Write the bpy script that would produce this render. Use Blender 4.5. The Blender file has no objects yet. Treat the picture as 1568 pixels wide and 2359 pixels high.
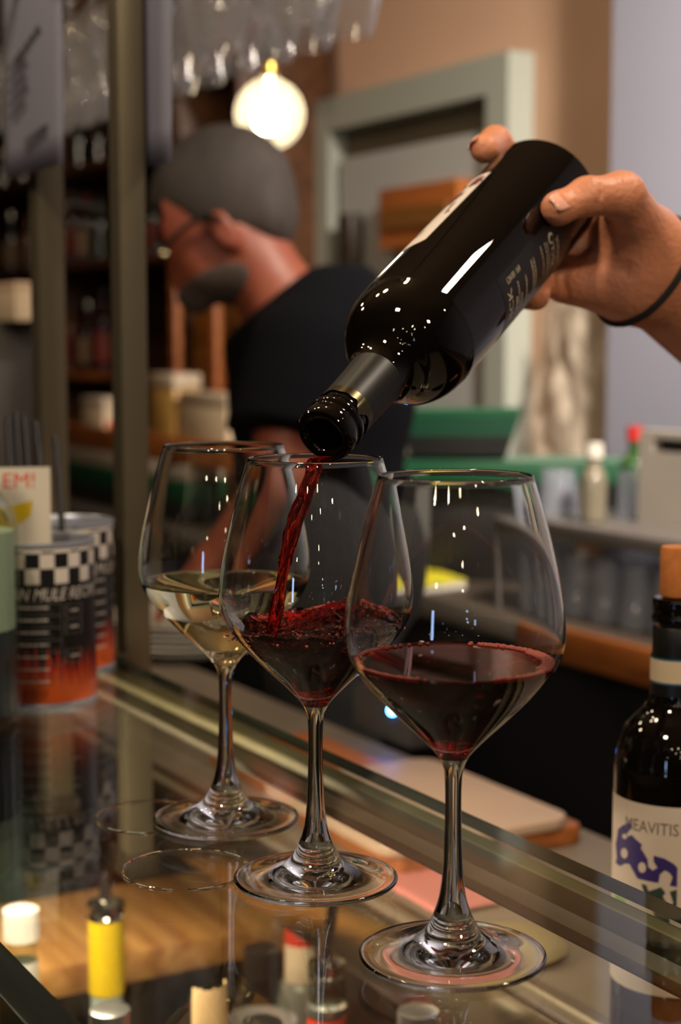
import bpy, bmesh, math, random
import numpy as np
from mathutils import Vector, Matrix, Euler, noise
random.seed(7)
sc = bpy.context.scene
C = sc.collection
R = math.radians
# ------------------------------------------------------------------ camera
FPX, PITCH, CZ = 3750.0, 5.94, 1.379
CAM = Vector((0, 0, CZ))
sp, cp = math.sin(R(PITCH)), math.cos(R(PITCH))
cd = bpy.data.cameras.new('camera'); cam = bpy.data.objects.new('camera', cd); C.objects.link(cam)
cam.location = CAM; cam.rotation_euler = (R(90 - PITCH), 0, 0)
cd.sensor_fit = 'VERTICAL'; cd.sensor_height = 23.6; cd.sensor_width = 15.7
cd.lens = FPX / 2359 * 23.6
cd.clip_start = 0.02
cd.dof.use_dof = True; cd.dof.focus_distance = 0.80; cd.dof.aperture_fstop = 4.6
sc.camera = cam
# ------------------------------------------------------------------ world + exposure
w = bpy.data.worlds.new('world'); sc.world = w; w.use_nodes = True
w.node_tree.nodes['Background'].inputs[0].default_value = (1.0, .78, .55, 1)
w.node_tree.nodes['Background'].inputs[1].default_value = .02
sc.view_settings.view_transform = 'Standard'; sc.view_settings.look = 'None'
sc.view_settings.gamma = 1; sc.view_settings.use_curve_mapping = False
sc.view_settings.exposure = 0.22
cy = sc.cycles
cy.max_bounces = 24; cy.transmission_bounces = 20; cy.glossy_bounces = 8; cy.diffuse_bounces = 3
cy.transparent_max_bounces = 24; cy.sample_clamp_indirect = 4.0; cy.sample_clamp_direct = 0
cy.blur_glossy = .4; cy.caustics_reflective = False; cy.caustics_refractive = True
cy.use_denoising = True
try: cy.denoiser = 'OPENIMAGEDENOISE'
except Exception: pass
# ------------------------------------------------------------------ frames of reference (s along the counter, n across it)
DX, DY = .4928, -.8701
RZ = math.atan2(DY, DX)
def W(s, n, z): return Vector((s * DX - n * DY, s * DY + n * DX, z))
def ray(px, py): 
    a = (px - 784) / FPX; b = (1179.5 - py) / FPX
    return Vector((a, cp + b * sp, -sp + b * cp))
def at(px, py, t): return CAM + ray(px, py) * t
def at_z(px, py, z): r = ray(px, py); return CAM + r * ((z - CZ) / r.z)
def at_n(px, py, n): r = ray(px, py); return CAM + r * (n / (-r.x * DY + r.y * DX))
def sn(p): return (p.x * DX + p.y * DY, -p.x * DY + p.y * DX, p.z)
# ------------------------------------------------------------------ unseen area fills added overhead, and point lights
def area(name, loc, size, power, col, tgt=None, sy=None):
    l = bpy.data.lights.new(name, 'AREA'); l.energy = power; l.color = col; l.size = size
    if sy: l.shape = 'RECTANGLE'; l.size_y = sy
    o = bpy.data.objects.new(name, l); C.objects.link(o); o.location = loc
    d = (Vector(tgt) - Vector(loc)) if tgt is not None else Vector((0, 0, -1))
    o.rotation_euler = d.to_track_quat('-Z', 'Y').to_euler(); return o
WARM = (1, .80, .61)
lw_ = area('added_fill_wall', W(-.8, 1.5, 2.8), .2, 26, (1, .86, .72), W(-2.6, 2.2, 1.3)); lw_.data.spread = R(75)  # unseen fills added to brighten door wall, bar, bench, shelves and hand
area('added_fill_bar', (-.5, .1, 2.6), .16, 14, (1, .80, .58), (0.0, 1.0, 1.1))
area('added_fill_bench', (.75, 1.15, 2.4), .12, 7, (1, .84, .66), (.35, 1.1, .92))
area('added_fill_back', (-1.2, 3.2, 2.8), .3, 6, (1, .66, .40), (-.9, 4.6, 1.0))
area('added_fill_hand', (.9, -.3, 2.3), .12, 9, (1, .78, .56), (.2, .9, 1.4))
def bulb(loc, p, r=.022, col=(1, .80, .54)):
    l = bpy.data.lights.new('bulb_and_sparkle_light', 'POINT'); l.energy = p; l.color = col; l.shadow_soft_size = r
    o = bpy.data.objects.new('bulb_and_sparkle_light', l); C.objects.link(o); o.location = loc
for q in ((-.75, -.5, 2.05), (-.35, -.9, 2.2), (.12, -.8, 2.15), (.35, -1.6, 2.3), (.7, -.6, 2.0), (-.2, -1.9, 2.35), (1.1, .6, 2.3), (.30, -2.4, 2.3), (.34, -3.0, 2.25), (-.9, -1.4, 1.9)): bulb(q, 1.6)
for q in ((-.75, 1.5, 2.5), (-1.3, 2.4, 2.45), (-.1, 1.3, 2.6), (-.35, 1.2, 2.15), (-1.0, 1.6, 2.1)): bulb(q, 4.5, .035)  # unseen points added to put sparkle on the hanging glasses
for q in ((.5, -2.2, 1.75), (.52, -2.2, 1.55), (.47, -2.2, 1.62)): bulb(q, .5, .016, (.6, .75, 1))
CASE_STRIP = True
# ------------------------------------------------------------------ materials
def lin(c): return tuple(((v / 255) / 12.92 if v / 255 <= .04045 else (((v / 255) + .055) / 1.055) ** 2.4) for v in c)
MATS = {}
def pm(name, col, rough=.5, metal=0, spec=.5, trans=0, ior=1.5, emit=None, es=0, bump=0, bscale=200, var=0, vscale=20, coat=0, sss=0, stretch=None, sheen=0, alpha=1):
    if name in MATS: return MATS[name]
    m = bpy.data.materials.new(name); m.use_nodes = True; nt = m.node_tree; b = nt.nodes['Principled BSDF']
    c = lin(col) if max(col) > 1 else col
    b.inputs['Base Color'].default_value = (*c, 1); b.inputs['Roughness'].default_value = rough
    b.inputs['Metallic'].default_value = metal; b.inputs['Specular IOR Level'].default_value = spec
    b.inputs['Transmission Weight'].default_value = trans; b.inputs['IOR'].default_value = ior
    b.inputs['Coat Weight'].default_value = coat; b.inputs['Alpha'].default_value = alpha
    if sss:
        b.inputs['Subsurface Weight'].default_value = sss; b.inputs['Subsurface Radius'].default_value = (1, .35, .2); b.inputs['Subsurface Scale'].default_value = .006
    if emit: b.inputs['Emission Color'].default_value = (*emit, 1); b.inputs['Emission Strength'].default_value = es
    if var or bump:
        tc = nt.nodes.new('ShaderNodeTexCoord'); mp = nt.nodes.new('ShaderNodeMapping')
        nt.links.new(tc.outputs['Object'], mp.inputs[0])
        if stretch: mp.inputs['Scale'].default_value = stretch
    if var:
        n = nt.nodes.new('ShaderNodeTexNoise'); n.inputs['Scale'].default_value = vscale; n.inputs['Detail'].default_value = 6
        mx = nt.nodes.new('ShaderNodeMix'); mx.data_type = 'RGBA'
        mx.inputs[6].default_value = (*[x * (1 - var) for x in c], 1); mx.inputs[7].default_value = (*[min(1, x * (1 + var)) for x in c], 1)
        nt.links.new(mp.outputs[0], n.inputs['Vector']); nt.links.new(n.outputs[0], mx.inputs[0]); nt.links.new(mx.outputs[2], b.inputs['Base Color'])
    if bump:
        n = nt.nodes.new('ShaderNodeTexNoise'); n.inputs['Scale'].default_value = bscale; n.inputs['Detail'].default_value = 4
        bp = nt.nodes.new('ShaderNodeBump'); bp.inputs['Strength'].default_value = bump; bp.inputs['Distance'].default_value = .002
        nt.links.new(mp.outputs[0], n.inputs['Vector']); nt.links.new(n.outputs[0], bp.inputs['Height']); nt.links.new(bp.outputs[0], b.inputs['Normal'])
    MATS[name] = m; return m
def wood(name, c1, c2, scale=(3, 40, 40), rough=.45):
    if name in MATS: return MATS[name]
    m = bpy.data.materials.new(name); m.use_nodes = True; nt = m.node_tree; b = nt.nodes['Principled BSDF']
    tc = nt.nodes.new('ShaderNodeTexCoord'); mp = nt.nodes.new('ShaderNodeMapping'); mp.inputs['Scale'].default_value = scale
    n = nt.nodes.new('ShaderNodeTexNoise'); n.inputs['Scale'].default_value = 1; n.inputs['Detail'].default_value = 8; n.inputs['Distortion'].default_value = 1
    cr = nt.nodes.new('ShaderNodeValToRGB'); cr.color_ramp.elements[0].position = .35; cr.color_ramp.elements[1].position = .65
    cr.color_ramp.elements[0].color = (*lin(c1), 1); cr.color_ramp.elements[1].color = (*lin(c2), 1)
    nt.links.new(tc.outputs['Object'], mp.inputs[0]); nt.links.new(mp.outputs[0], n.inputs[0]); nt.links.new(n.outputs[0], cr.inputs[0]); nt.links.new(cr.outputs[0], b.inputs['Base Color'])
    b.inputs['Roughness'].default_value = rough; MATS[name] = m; return m
def glass(name, col=(1, 1, 1), ior=1.5, rough=0, absorb=None, dens=0):
    if name in MATS: return MATS[name]
    m = bpy.data.materials.new(name); m.use_nodes = True; nt = m.node_tree; nt.nodes.remove(nt.nodes['Principled BSDF'])
    g = nt.nodes.new('ShaderNodeBsdfGlass'); g.inputs['Color'].default_value = (*col, 1); g.inputs['IOR'].default_value = ior; g.inputs['Roughness'].default_value = rough
    out = nt.nodes['Material Output']; nt.links.new(g.outputs[0], out.inputs[0])
    if absorb:
        v = nt.nodes.new('ShaderNodeVolumeAbsorption'); v.inputs[0].default_value = (*absorb, 1); v.inputs[1].default_value = dens; nt.links.new(v.outputs[0], out.inputs[1])
    MATS[name] = m; return m
def sheet_glass(name, tint=(.97, .99, .96), rough=.0):
    """plate glass: a fresnel mirror over straight-through transmission"""
    m = bpy.data.materials.new(name); m.use_nodes = True; nt = m.node_tree; nt.nodes.remove(nt.nodes['Principled BSDF'])
    N = nt.nodes.new
    geo = N('ShaderNodeNewGeometry'); mr = N('ShaderNodeMapRange'); mr.inputs[3].default_value = 1.5; mr.inputs[4].default_value = 1 / 1.5
    nt.links.new(geo.outputs['Backfacing'], mr.inputs[0])
    fr = N('ShaderNodeFresnel'); nt.links.new(mr.outputs[0], fr.inputs[0])
    tr = N('ShaderNodeBsdfTransparent'); tr.inputs[0].default_value = (*tint, 1)
    gl = N('ShaderNodeBsdfGlossy'); gl.inputs[1].default_value = rough
    mx = N('ShaderNodeMixShader'); nt.links.new(fr.outputs[0], mx.inputs[0]); nt.links.new(tr.outputs[0], mx.inputs[1]); nt.links.new(gl.outputs[0], mx.inputs[2])
    nt.links.new(mx.outputs[0], nt.nodes['Material Output'].inputs[0]); MATS[name] = m; return m
def add_translucent(m, f, col=(.9, .88, .86)):
    nt = m.node_tree; out = nt.nodes['Material Output']; src = out.inputs[0].links[0].from_socket
    tl = nt.nodes.new('ShaderNodeBsdfTranslucent'); tl.inputs[0].default_value = (*col, 1); df = nt.nodes.new('ShaderNodeBsdfDiffuse'); df.inputs[0].default_value = (*col, 1); ad = nt.nodes.new('ShaderNodeMixShader'); nt.links.new(tl.outputs[0], ad.inputs[1]); nt.links.new(df.outputs[0], ad.inputs[2])
    mx = nt.nodes.new('ShaderNodeMixShader'); mx.inputs[0].default_value = f
    nt.links.new(src, mx.inputs[1]); nt.links.new(ad.outputs[0], mx.inputs[2]); nt.links.new(mx.outputs[0], out.inputs[0]); return m
def mixfilm(name, col, a, rough=.4):
    m = bpy.data.materials.new(name); m.use_nodes = True; nt = m.node_tree; b = nt.nodes['Principled BSDF']
    b.inputs['Base Color'].default_value = (*lin(col), 1); b.inputs['Roughness'].default_value = rough; b.inputs['Alpha'].default_value = a
    MATS[name] = m; return m
# ------------------------------------------------------------------ mesh helpers
class MB:
    def __init__(s): s.v = []; s.f = []; s.mi = []
    def add(s, vs, fs, mi=0):
        o = len(s.v); s.v += [tuple(v) for v in vs]; s.f += [tuple(i + o for i in f) for f in fs]; s.mi += [mi] * len(fs); return s
    def box(s, x0, x1, y0, y1, z0, z1, mi=0):
        return s.add([(x0,y0,z0),(x1,y0,z0),(x1,y1,z0),(x0,y1,z0),(x0,y0,z1),(x1,y0,z1),(x1,y1,z1),(x0,y1,z1)],
                     [(3,2,1,0),(4,5,6,7),(0,1,5,4),(1,2,6,5),(2,3,7,6),(3,0,4,7)], mi)
    def lathe(s, prof, seg=48, mi=0, loc=(0,0,0), rib=None):
        vs = []; fs = []; cols = []
        for (r, z) in prof:
            if r < 1e-7: cols.append([len(vs)] * seg); vs.append((loc[0], loc[1], loc[2] + z))
            else:
                c = []
                for i in range(seg):
                    a = 2 * math.pi * i / seg; rr = r * (rib(a, z) if rib else 1)
                    c.append(len(vs)); vs.append((loc[0] + rr * math.cos(a), loc[1] + rr * math.sin(a), loc[2] + z))
                cols.append(c)
        for a, b in zip(cols, cols[1:]):
            for i in range(seg):
                j = (i + 1) % seg; q = [a[i], a[j], b[j], b[i]]; u = []
                for k in q:
                    if k not in u: u.append(k)
                if len(u) > 2: fs.append(tuple(u))
        return s.add(vs, fs, mi)
    def tube(s, pts, rad, seg=10, mi=0, cap=True):
        pts = [Vector(p) for p in pts]; n = len(pts); rad = rad if isinstance(rad, (list, tuple)) else [rad] * n
        vs = []; fs = []; prev = None
        for i, p in enumerate(pts):
            t = (pts[min(i + 1, n - 1)] - pts[max(i - 1, 0)]).normalized()
            if prev is None: prev = t.orthogonal().normalized()
            u = (prev - t * prev.dot(t)).normalized(); prev = u; v = t.cross(u)
            for k in range(seg):
                a = 2 * math.pi * k / seg; vs.append(p + (u * math.cos(a) + v * math.sin(a)) * rad[i])
        for i in range(n - 1):
            for k in range(seg):
                j = (k + 1) % seg; fs.append((i * seg + k, i * seg + j, (i + 1) * seg + j, (i + 1) * seg + k))
        if cap: fs.append(tuple(range(seg))[::-1]); fs.append(tuple((n - 1) * seg + k for k in range(seg)))
        return s.add(vs, fs, mi)
    def ball(s, c, r, seg=8, mi=0, sc_=(1,1,1)):
        pr = [(max(0, math.sin(math.pi * i / (seg // 2)) * 1), -math.cos(math.pi * i / (seg // 2))) for i in range(seg // 2 + 1)]
        pr[0] = (0, -1); pr[-1] = (0, 1); t = MB().lathe(pr, seg)
        return s.add([(c[0] + v[0] * r * sc_[0], c[1] + v[1] * r * sc_[1], c[2] + v[2] * r * sc_[2]) for v in t.v], t.f, mi)
    def build(s, name, mats, parent=None, smooth=True, bevel=0, auto=40, loc=None, rz=None, subsurf=0):
        me = bpy.data.meshes.new(name); me.from_pydata(s.v, [], s.f)
        for m in (mats if isinstance(mats, (list, tuple)) else [mats]): me.materials.append(m)
        if any(s.mi): me.polygons.foreach_set('material_index', s.mi)
        bm = bmesh.new(); bm.from_mesh(me); bmesh.ops.recalc_face_normals(bm, faces=bm.faces)
        if bevel: bmesh.ops.bevel(bm, geom=[e for e in bm.edges if e.calc_face_angle(0) > R(30)], offset=bevel, segments=2, profile=.5, affect='EDGES')
        if smooth:
            for f in bm.faces: f.smooth = True
            for e in bm.edges:
                if len(e.link_faces) == 2 and e.calc_face_angle(0) > R(auto): e.smooth = False
        bm.to_mesh(me); bm.free(); me.update()
        o = bpy.data.objects.new(name, me); C.objects.link(o)
        if parent: o.parent = parent
        if loc is not None: o.location = loc
        if rz is not None: o.rotation_euler = (0, 0, rz)
        return o
def tag(o, label=None, cat=None, group=None, kind=None):
    if label: o['label'] = label
    if cat: o['category'] = cat
    if group: o['group'] = group
    if kind: o['kind'] = kind
    return o
def thing(name, label, cat, loc=(0,0,0), rz=0, group=None, rot=None):
    o = bpy.data.objects.new(name, None); C.objects.link(o); o.empty_display_size = .02
    o.location = loc; o.rotation_euler = rot if rot else (0, 0, rz); return tag(o, label, cat, group)
def struct(o): o['kind'] = 'structure'; return o
def smoothp(pts, n=4, closed=False):
    out = []; P = [Vector((*p, 0)) if len(p) == 2 else Vector(p) for p in pts]; L = len(P)
    for i in range(L - 1):
        p0, p1, p2, p3 = P[max(i - 1, 0)], P[i], P[i + 1], P[min(i + 2, L - 1)]
        for k in range(n):
            t = k / n
            out.append(.5 * ((2 * p1) + (p2 - p0) * t + (2 * p0 - 5 * p1 + 4 * p2 - p3) * t * t + (3 * p1 - p0 - 3 * p2 + p3) * t ** 3))
    out.append(P[-1]); return [tuple(p[:len(pts[0])]) for p in out]
_tc = {}
def text_geo(s, size):
    """flat text as (verts2d, faces), centred"""
    cu = bpy.data.curves.new('t', 'FONT'); cu.body = s; cu.size = size; cu.align_x = 'CENTER'; cu.align_y = 'CENTER'; cu.resolution_u = 2
    o = bpy.data.objects.new('t', cu); C.objects.link(o)
    dg = bpy.context.evaluated_depsgraph_get(); me = bpy.data.meshes.new_from_object(o.evaluated_get(dg))
    v = [(a.co.x, a.co.y) for a in me.vertices]; f = [tuple(p.vertices) for p in me.polygons]
    bpy.data.objects.remove(o); bpy.data.curves.remove(cu); bpy.data.meshes.remove(me); return v, f
def cyl_map(p2, r, phi0=0): a, z = p2; t = phi0 + a / r; return (r * math.cos(t), r * math.sin(t), z)
def patch(mb, a0, a1, z0, z1, r, mi=0, na=16, nz=1, fn=None):
    """curved patch on a cylinder from angle a0 to a1"""
    vs = []; fs = []
    for j in range(nz + 1):
        for i in range(na + 1):
            a = a0 + (a1 - a0) * i / na; z = z0 + (z1 - z0) * j / nz
            rr = r(z) if callable(r) else r
            if fn: z = fn(a, z)
            vs.append((rr * math.cos(a), rr * math.sin(a), z))
    for j in range(nz):
        for i in range(na): k = j * (na + 1) + i; fs.append((k, k + 1, k + na + 2, k + na + 1))
    mb.add(vs, fs, mi)
def poly_on_cyl(mb, pts, r, mi=0, h=.0012):
    """polygon given in (angle, z); filled with a triangulation fine enough to follow the curve"""
    bm = bmesh.new(); vs = [bm.verts.new((a * r, z, 0)) for a, z in pts]; bm.faces.new(vs)
    bmesh.ops.triangulate(bm, faces=bm.faces[:])
    for _ in range(3):
        es = [e for e in bm.edges if e.calc_length() > .004]
        if es: bmesh.ops.subdivide_edges(bm, edges=es, cuts=1); bmesh.ops.triangulate(bm, faces=bm.faces[:])
    bm.verts.index_update()
    mb.add([(r * math.cos(v.co.x / r), r * math.sin(v.co.x / r), v.co.y) for v in bm.verts], [tuple(v.index for v in f.verts) for f in bm.faces], mi); bm.free()
# ------------------------------------------------------------------ implicit surfaces for bodies
def cap(P, a, b, ra, rb):
    a = np.array(a, np.float32); b = np.array(b, np.float32); ab = b - a
    h = np.clip(((P - a) @ ab) / max(float(ab @ ab), 1e-12), 0, 1)
    return np.linalg.norm(P - a - h[:, None] * ab, axis=1) - (ra + (rb - ra) * h)
def ell(P, c, r, rot=None):
    q = P - np.array(c, np.float32)
    if rot is not None: q = q @ np.array(rot.to_3x3(), np.float32)
    r = np.array(r, np.float32); k0 = np.linalg.norm(q / r, axis=1); k1 = np.linalg.norm(q / (r * r), axis=1) + 1e-9
    return k0 * (k0 - 1) / k1
def smin(a, b, k):
    h = np.maximum(k - np.abs(a - b), 0) / k; return np.minimum(a, b) - h * h * k * .25
def smax(a, b, k): return -smin(-a, -b, k)
def sdf_mesh(fn, lo, hi, res):
    ax = [np.arange(lo[i], hi[i] + res, res, dtype=np.float32) for i in range(3)]; nx, ny, nz = map(len, ax)
    V = np.empty((nx, ny, nz), np.float32)
    yy, zz = np.meshgrid(ax[1], ax[2], indexing='ij'); base = np.stack([np.zeros_like(yy), yy, zz], -1).reshape(-1, 3)
    for i0 in range(0, nx, 16):
        i1 = min(nx, i0 + 16); P = np.concatenate([base + np.array([ax[0][i], 0, 0], np.float32) for i in range(i0, i1)])
        V[i0:i1] = fn(P).reshape(i1 - i0, ny, nz)
    ins = V < 0
    cs = np.zeros((nx - 1, ny - 1, nz - 1), np.int8)
    for a in (0, 1):
        for b in (0, 1):
            for c in (0, 1): cs += ins[a:nx - 1 + a, b:ny - 1 + b, c:nz - 1 + c]
    cell = np.argwhere((cs > 0) & (cs < 8)); idx = -np.ones(cs.shape, np.int64); idx[tuple(cell.T)] = np.arange(len(cell))
    acc = np.zeros((len(cell), 3)); cnt = np.zeros(len(cell))
    for axis in range(3):
        o = [k for k in range(3) if k != axis]
        for u in (0, 1):
            for v in (0, 1):
                off = np.zeros(3, int); off[o[0]] = u; off[o[1]] = v; p0 = cell + off; off2 = off.copy(); off2[axis] = 1; p1 = cell + off2
                a = V[tuple(p0.T)]; b = V[tuple(p1.T)]; m = (a < 0) != (b < 0); t = np.where(m, a / np.where(a == b, 1, a - b), 0)
                q = p0.astype(float); q[:, axis] += t; acc[m] += q[m]; cnt[m] += 1
    verts = acc / cnt[:, None] * res + np.array([ax[0][0], ax[1][0], ax[2][0]])
    faces = []
    for axis in range(3):
        o = [(axis + 1) % 3, (axis + 2) % 3]
        s0 = [slice(None)] * 3; s1 = [slice(None)] * 3; s0[axis] = slice(0, -1); s1[axis] = slice(1, None)
        e = np.argwhere(ins[tuple(s0)] != ins[tuple(s1)]); e = e[(e[:, o[0]] > 0) & (e[:, o[1]] > 0) & (e[:, o[0]] < cs.shape[o[0]]) & (e[:, o[1]] < cs.shape[o[1]])]
        q = []
        for (u, v) in ((-1, -1), (0, -1), (0, 0), (-1, 0)):
            c = e.copy(); c[:, o[0]] += u; c[:, o[1]] += v; q.append(idx[tuple(c.T)])
        q = np.stack(q, 1); fl = ins[tuple(e.T)] == False; q[fl] = q[fl][:, ::-1]; faces.append(q)
    F = np.concatenate(faces); F = F[(F >= 0).all(1)]
    return verts, F
def sdf_obj(name, fn, lo, hi, res, mat, parent=None, smooth_it=2):
    v, f = sdf_mesh(fn, lo, hi, res)
    if smooth_it:
        n = len(v); e = np.concatenate([f[:, [0, 1]], f[:, [1, 2]], f[:, [2, 3]], f[:, [3, 0]]])
        for _ in range(smooth_it):
            s = np.zeros_like(v); c = np.zeros(n)
            np.add.at(s, e[:, 0], v[e[:, 1]]); np.add.at(c, e[:, 0], 1); np.add.at(s, e[:, 1], v[e[:, 0]]); np.add.at(c, e[:, 1], 1)
            v = v * .5 + .5 * s / c[:, None]
    org = Vector(parent.matrix_world.translation) if False else Vector((0, 0, 0))
    me = bpy.data.meshes.new(name); me.from_pydata(v.tolist(), [], f.tolist()); me.materials.append(mat)
    me.polygons.foreach_set('use_smooth', [True] * len(me.polygons)); me.update()
    o = bpy.data.objects.new(name, me); C.objects.link(o)
    if parent: o.parent = parent; 
    return o
def recentre(o, base):
    """move an object's origin to base without moving its vertices in the world"""
    b = Vector(base); o.data.transform(Matrix.Translation(-b)); o.location = b; return o
# ------------------------------------------------------------------ shared materials
m_glass = glass('clear_glass', (.985, .99, .985), 1.5)
m_sheet = sheet_glass('plate_glass')
m_edge = pm('glass_edge_green', (30, 46, 36), .15, spec=.8)
m_redwine = glass('red_wine', (.92, .55, .55), 1.34, 0, (.80, .05, .06), 330)
m_stream = glass('red_wine_stream', (1, .35, .28), 1.34, 0, (.85, .04, .03), 120)
m_white = glass('white_wine', (1, .985, .87), 1.34, 0, (.95, .85, .45), 5)
m_bubble = pm('wine_bubble', (206, 116, 104), .08, spec=.8, trans=.35, ior=1.2)
m_steel = pm('brushed_steel', (150, 140, 120), .32, metal=1, bump=.1, bscale=60)
m_bar = pm('bar_profile_light', (126, 118, 86), .45, metal=.3)
m_bar2 = pm('bar_profile_dark', (46, 38, 26), .5, metal=.2)
m_bar3 = pm('bar_profile_mid', (92, 84, 66), .45, metal=.3)
m_post = pm('post_steel', (104, 96, 78), .42, metal=.55, var=.1, vscale=15)
m_black = pm('black_plastic', (16, 15, 15), .35)
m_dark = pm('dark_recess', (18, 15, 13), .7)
m_wood = wood('ledge_wood', (150, 100, 52), (196, 146, 84))
m_owood = wood('orange_wood', (128, 70, 30), (166, 98, 44))
m_dwood = wood('brown_wood', (66, 40, 22), (96, 60, 34))
m_white_p = pm('white_plastic', (206, 202, 192), .4)
m_cream = pm('cream_card', (200, 180, 150), .7)
m_skin = pm('skin', (204, 134, 98), .45, bump=.45, bscale=300, var=.20, vscale=38, sss=.12, stretch=(1, .45, 1))
m_nail = pm('nail', (232, 172, 150), .16, coat=.8)
m_bottle = pm('dark_bottle_glass', (10, 7, 5), .0, spec=.45)
m_brownb = pm('brown_bottle_glass', (34, 14, 6), .05, spec=.6)
m_foil = pm('black_foil', (15, 14, 10), .40, metal=.1, spec=.5)
m_rubber = pm('black_elastic', (10, 10, 11), .8, bump=.3, bscale=900)
# ------------------------------------------------------------------ the room
def wallbox(name, s0, s1, n0, n1, z0, z1, m, num=None):
    o = MB().box(s0, s1, n0, n1, z0, z1).build(name, m, smooth=False, rz=RZ); struct(o); return o
m_wall = pm('wall_plaster', (196, 162, 138), .85, bump=.15, bscale=40, var=.05, vscale=3)
m_wallb = pm('wall_bluegrey', (138, 140, 158), .85, bump=.1, bscale=40)
m_ceil = pm('ceiling_plaster', (120, 98, 76), .9)
m_floor = pm('floor_dark', (52, 44, 38), .5, var=.15)
sc_wall = sn(at_n(1508, 600, 2.2))[0]           # where the pink wall ends
wallbox('floor', -8, 6, -4, 5, -.1, 0, m_floor)
wallbox('ceiling', -8, 6, -4, 5, 2.9, 3.0, m_ceil)
wallbox('wall_back', -8, sc_wall, 2.2, 2.35, 0, 2.9, m_wall)
wallbox('wall_right', sc_wall + .002, 6, 2.08, 2.35, 0, 2.9, m_wallb)
wallbox('wall_front', -8, 6, -4.1, -4, 0, 2.9, pm('wall_far_room', (58, 42, 30), .9))
wallbox('wall_left', -8.1, -8, -4, 5, 0, 2.9, MATS['wall_far_room'])
wallbox('wall_end', 6, 6.1, -4, 5, 0, 2.9, MATS['wall_far_room'])
# window behind the photographer, evening light
win = MB().box(-.20, -.14, -.05, .05, -.06, 1.06).box(.14, .20, -.05, .05, -.06, 1.06).box(-.14, .14, -.05, .05, -.06, 0).box(-.14, .14, -.05, .05, 1.0, 1.06).build('window_1', pm('window_frame_paint', (60, 58, 55), .5), smooth=False, loc=W(2.3, -3.94, 1.1), rz=RZ); struct(win)
MB().box(-.139, .139, -.01, .01, 0, 1.0).build('window_pane', pm('evening_pane', (40, 60, 110), .2, emit=(.42, .60, 1), es=14), win, smooth=False)
# door in the back wall
def door():
    P0 = sn(at_n(772, 240, 2.2)); P1 = sn(at_n(1230, 125, 2.2)); s0, s1, zt = P0[0], P1[0], P0[2]
    m_df = pm('door_grey_green', (150, 156, 148), .6); m_dp = pm('door_panel_grey', (160, 164, 164), .6)
    fw = .085
    f = MB().box(s0, s0 + fw, 2.13, 2.2, 0, zt).box(s1 - fw, s1, 2.13, 2.2, 0, zt).box(s0 + fw, s1 - fw, 2.13, 2.2, zt - fw, zt)
    d = f.build('door_1', m_df, smooth=False, rz=RZ); struct(d)
    MB().box(s0 + fw, s1 - fw, 2.185, 2.2, .02, zt - fw).build('door_recess', pm('door_recess_dark', (84, 78, 62), .7), d, smooth=False)
    MB().box(s0 + fw + .03, s1 - fw - .002, 2.15, 2.185, .02, zt - fw - .075).build('door_leaf', m_dp, d, smooth=False)
    hp = sn(at_n(815, 520, 2.14)); MB().box(hp[0] - .035, hp[0] + .035, 2.11, 2.15, hp[2] - .10, hp[2] + .03).build('door_handle', pm('handle_dark', (44, 36, 26), .4), d, bevel=.005)
    a = sn(at_n(905, 440, 2.14)); b = sn(at_n(1085, 560, 2.14))
    fr = MB().box(a[0], b[0], 2.10, 2.149, b[2], a[2]).box(a[0] + .03, b[0] - .03, 2.09, 2.10, a[2] - .10, a[2] - .05, 1)
    tag(fr.build('wooden_notice_board', [m_owood, pm('board_groove', (110, 70, 20), .6)], smooth=False, rz=RZ), 'orange wooden board with a dark groove fixed on the grey door', 'board')
door()
# ------------------------------------------------------------------ glass display counter
ZT = 1.10
cnt = thing('glass_display_counter', 'glass-topped display counter with steel edge bars that the wine glasses stand on', 'counter', W(-1, .2, 0), RZ)
def cbox(mb, s0, s1, n0, n1, z0, z1, mi=0): return mb.box(s0 + 1, s1 + 1, n0 - .2, n1 - .2, z0, z1, mi)
def sheet(n0, n1):
    mb = MB(); cbox(mb, -2.6, .6, n0, n1, ZT - .008, ZT)
    mb.mi = [1 if i in (2, 3, 4, 5) else 0 for i in range(6)]
    return mb.build('glass_top', [m_sheet, m_edge], cnt, smooth=False)
sheet(.2245, .5325); sheet(-.45, .2045)
mb = MB(); cbox(mb, -2.6, .6, .2045, .2245, ZT - .03, ZT + .0008); mb.build('seam_bar', pm('seam_black_green', (10, 20, 17), .25), cnt, bevel=.0008)
for nm, a, b, z0, z1, m in (('edge_bar', .517, .5300, 1.075, 1.0915, m_bar), ('groove_bar', .497, .517, 1.075, 1.080, m_bar2), ('inner_bar', .482, .497, 1.0855, 1.0915, m_bar3)):
    mb = MB(); cbox(mb, -2.6, .6, a, b, z0, z1); mb.build(nm, m, cnt, bevel=.001)
# inside: wooden ledge round a dark well, steel shelf to the right
S0 = -1.405
mb = MB(); cbox(mb, S0 - .19, S0, -.2, .98, .77, .80); mb.build('wooden_ledge', m_wood, cnt, bevel=.002)
mb = MB(); cbox(mb, S0, -.3, .80, .84, .77, .80); mb.build('wooden_ledge', m_wood, cnt, bevel=.002)
mb = MB(); cbox(mb, -3.0, .3, -.3, 1.0, .58, .60); mb.build('well_floor', pm('well_floor_grey', (58, 52, 46), .5), cnt, smooth=False)
mb = MB(); cbox(mb, -2.6, .6, -.47, -.45, 0, 1.09); mb.build('front_panel', m_dwood, cnt, smooth=False)
mb = MB(); cbox(mb, -2.6, -2.58, -.45, .53, 0, 1.09); mb.build('end_panel', m_dark, cnt, smooth=False)
mb = MB(); cbox(mb, -2.6, .6, 1.03, 1.05, .0, .86); mb.build('rear_panel', m_dark, cnt, smooth=False)
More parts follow.
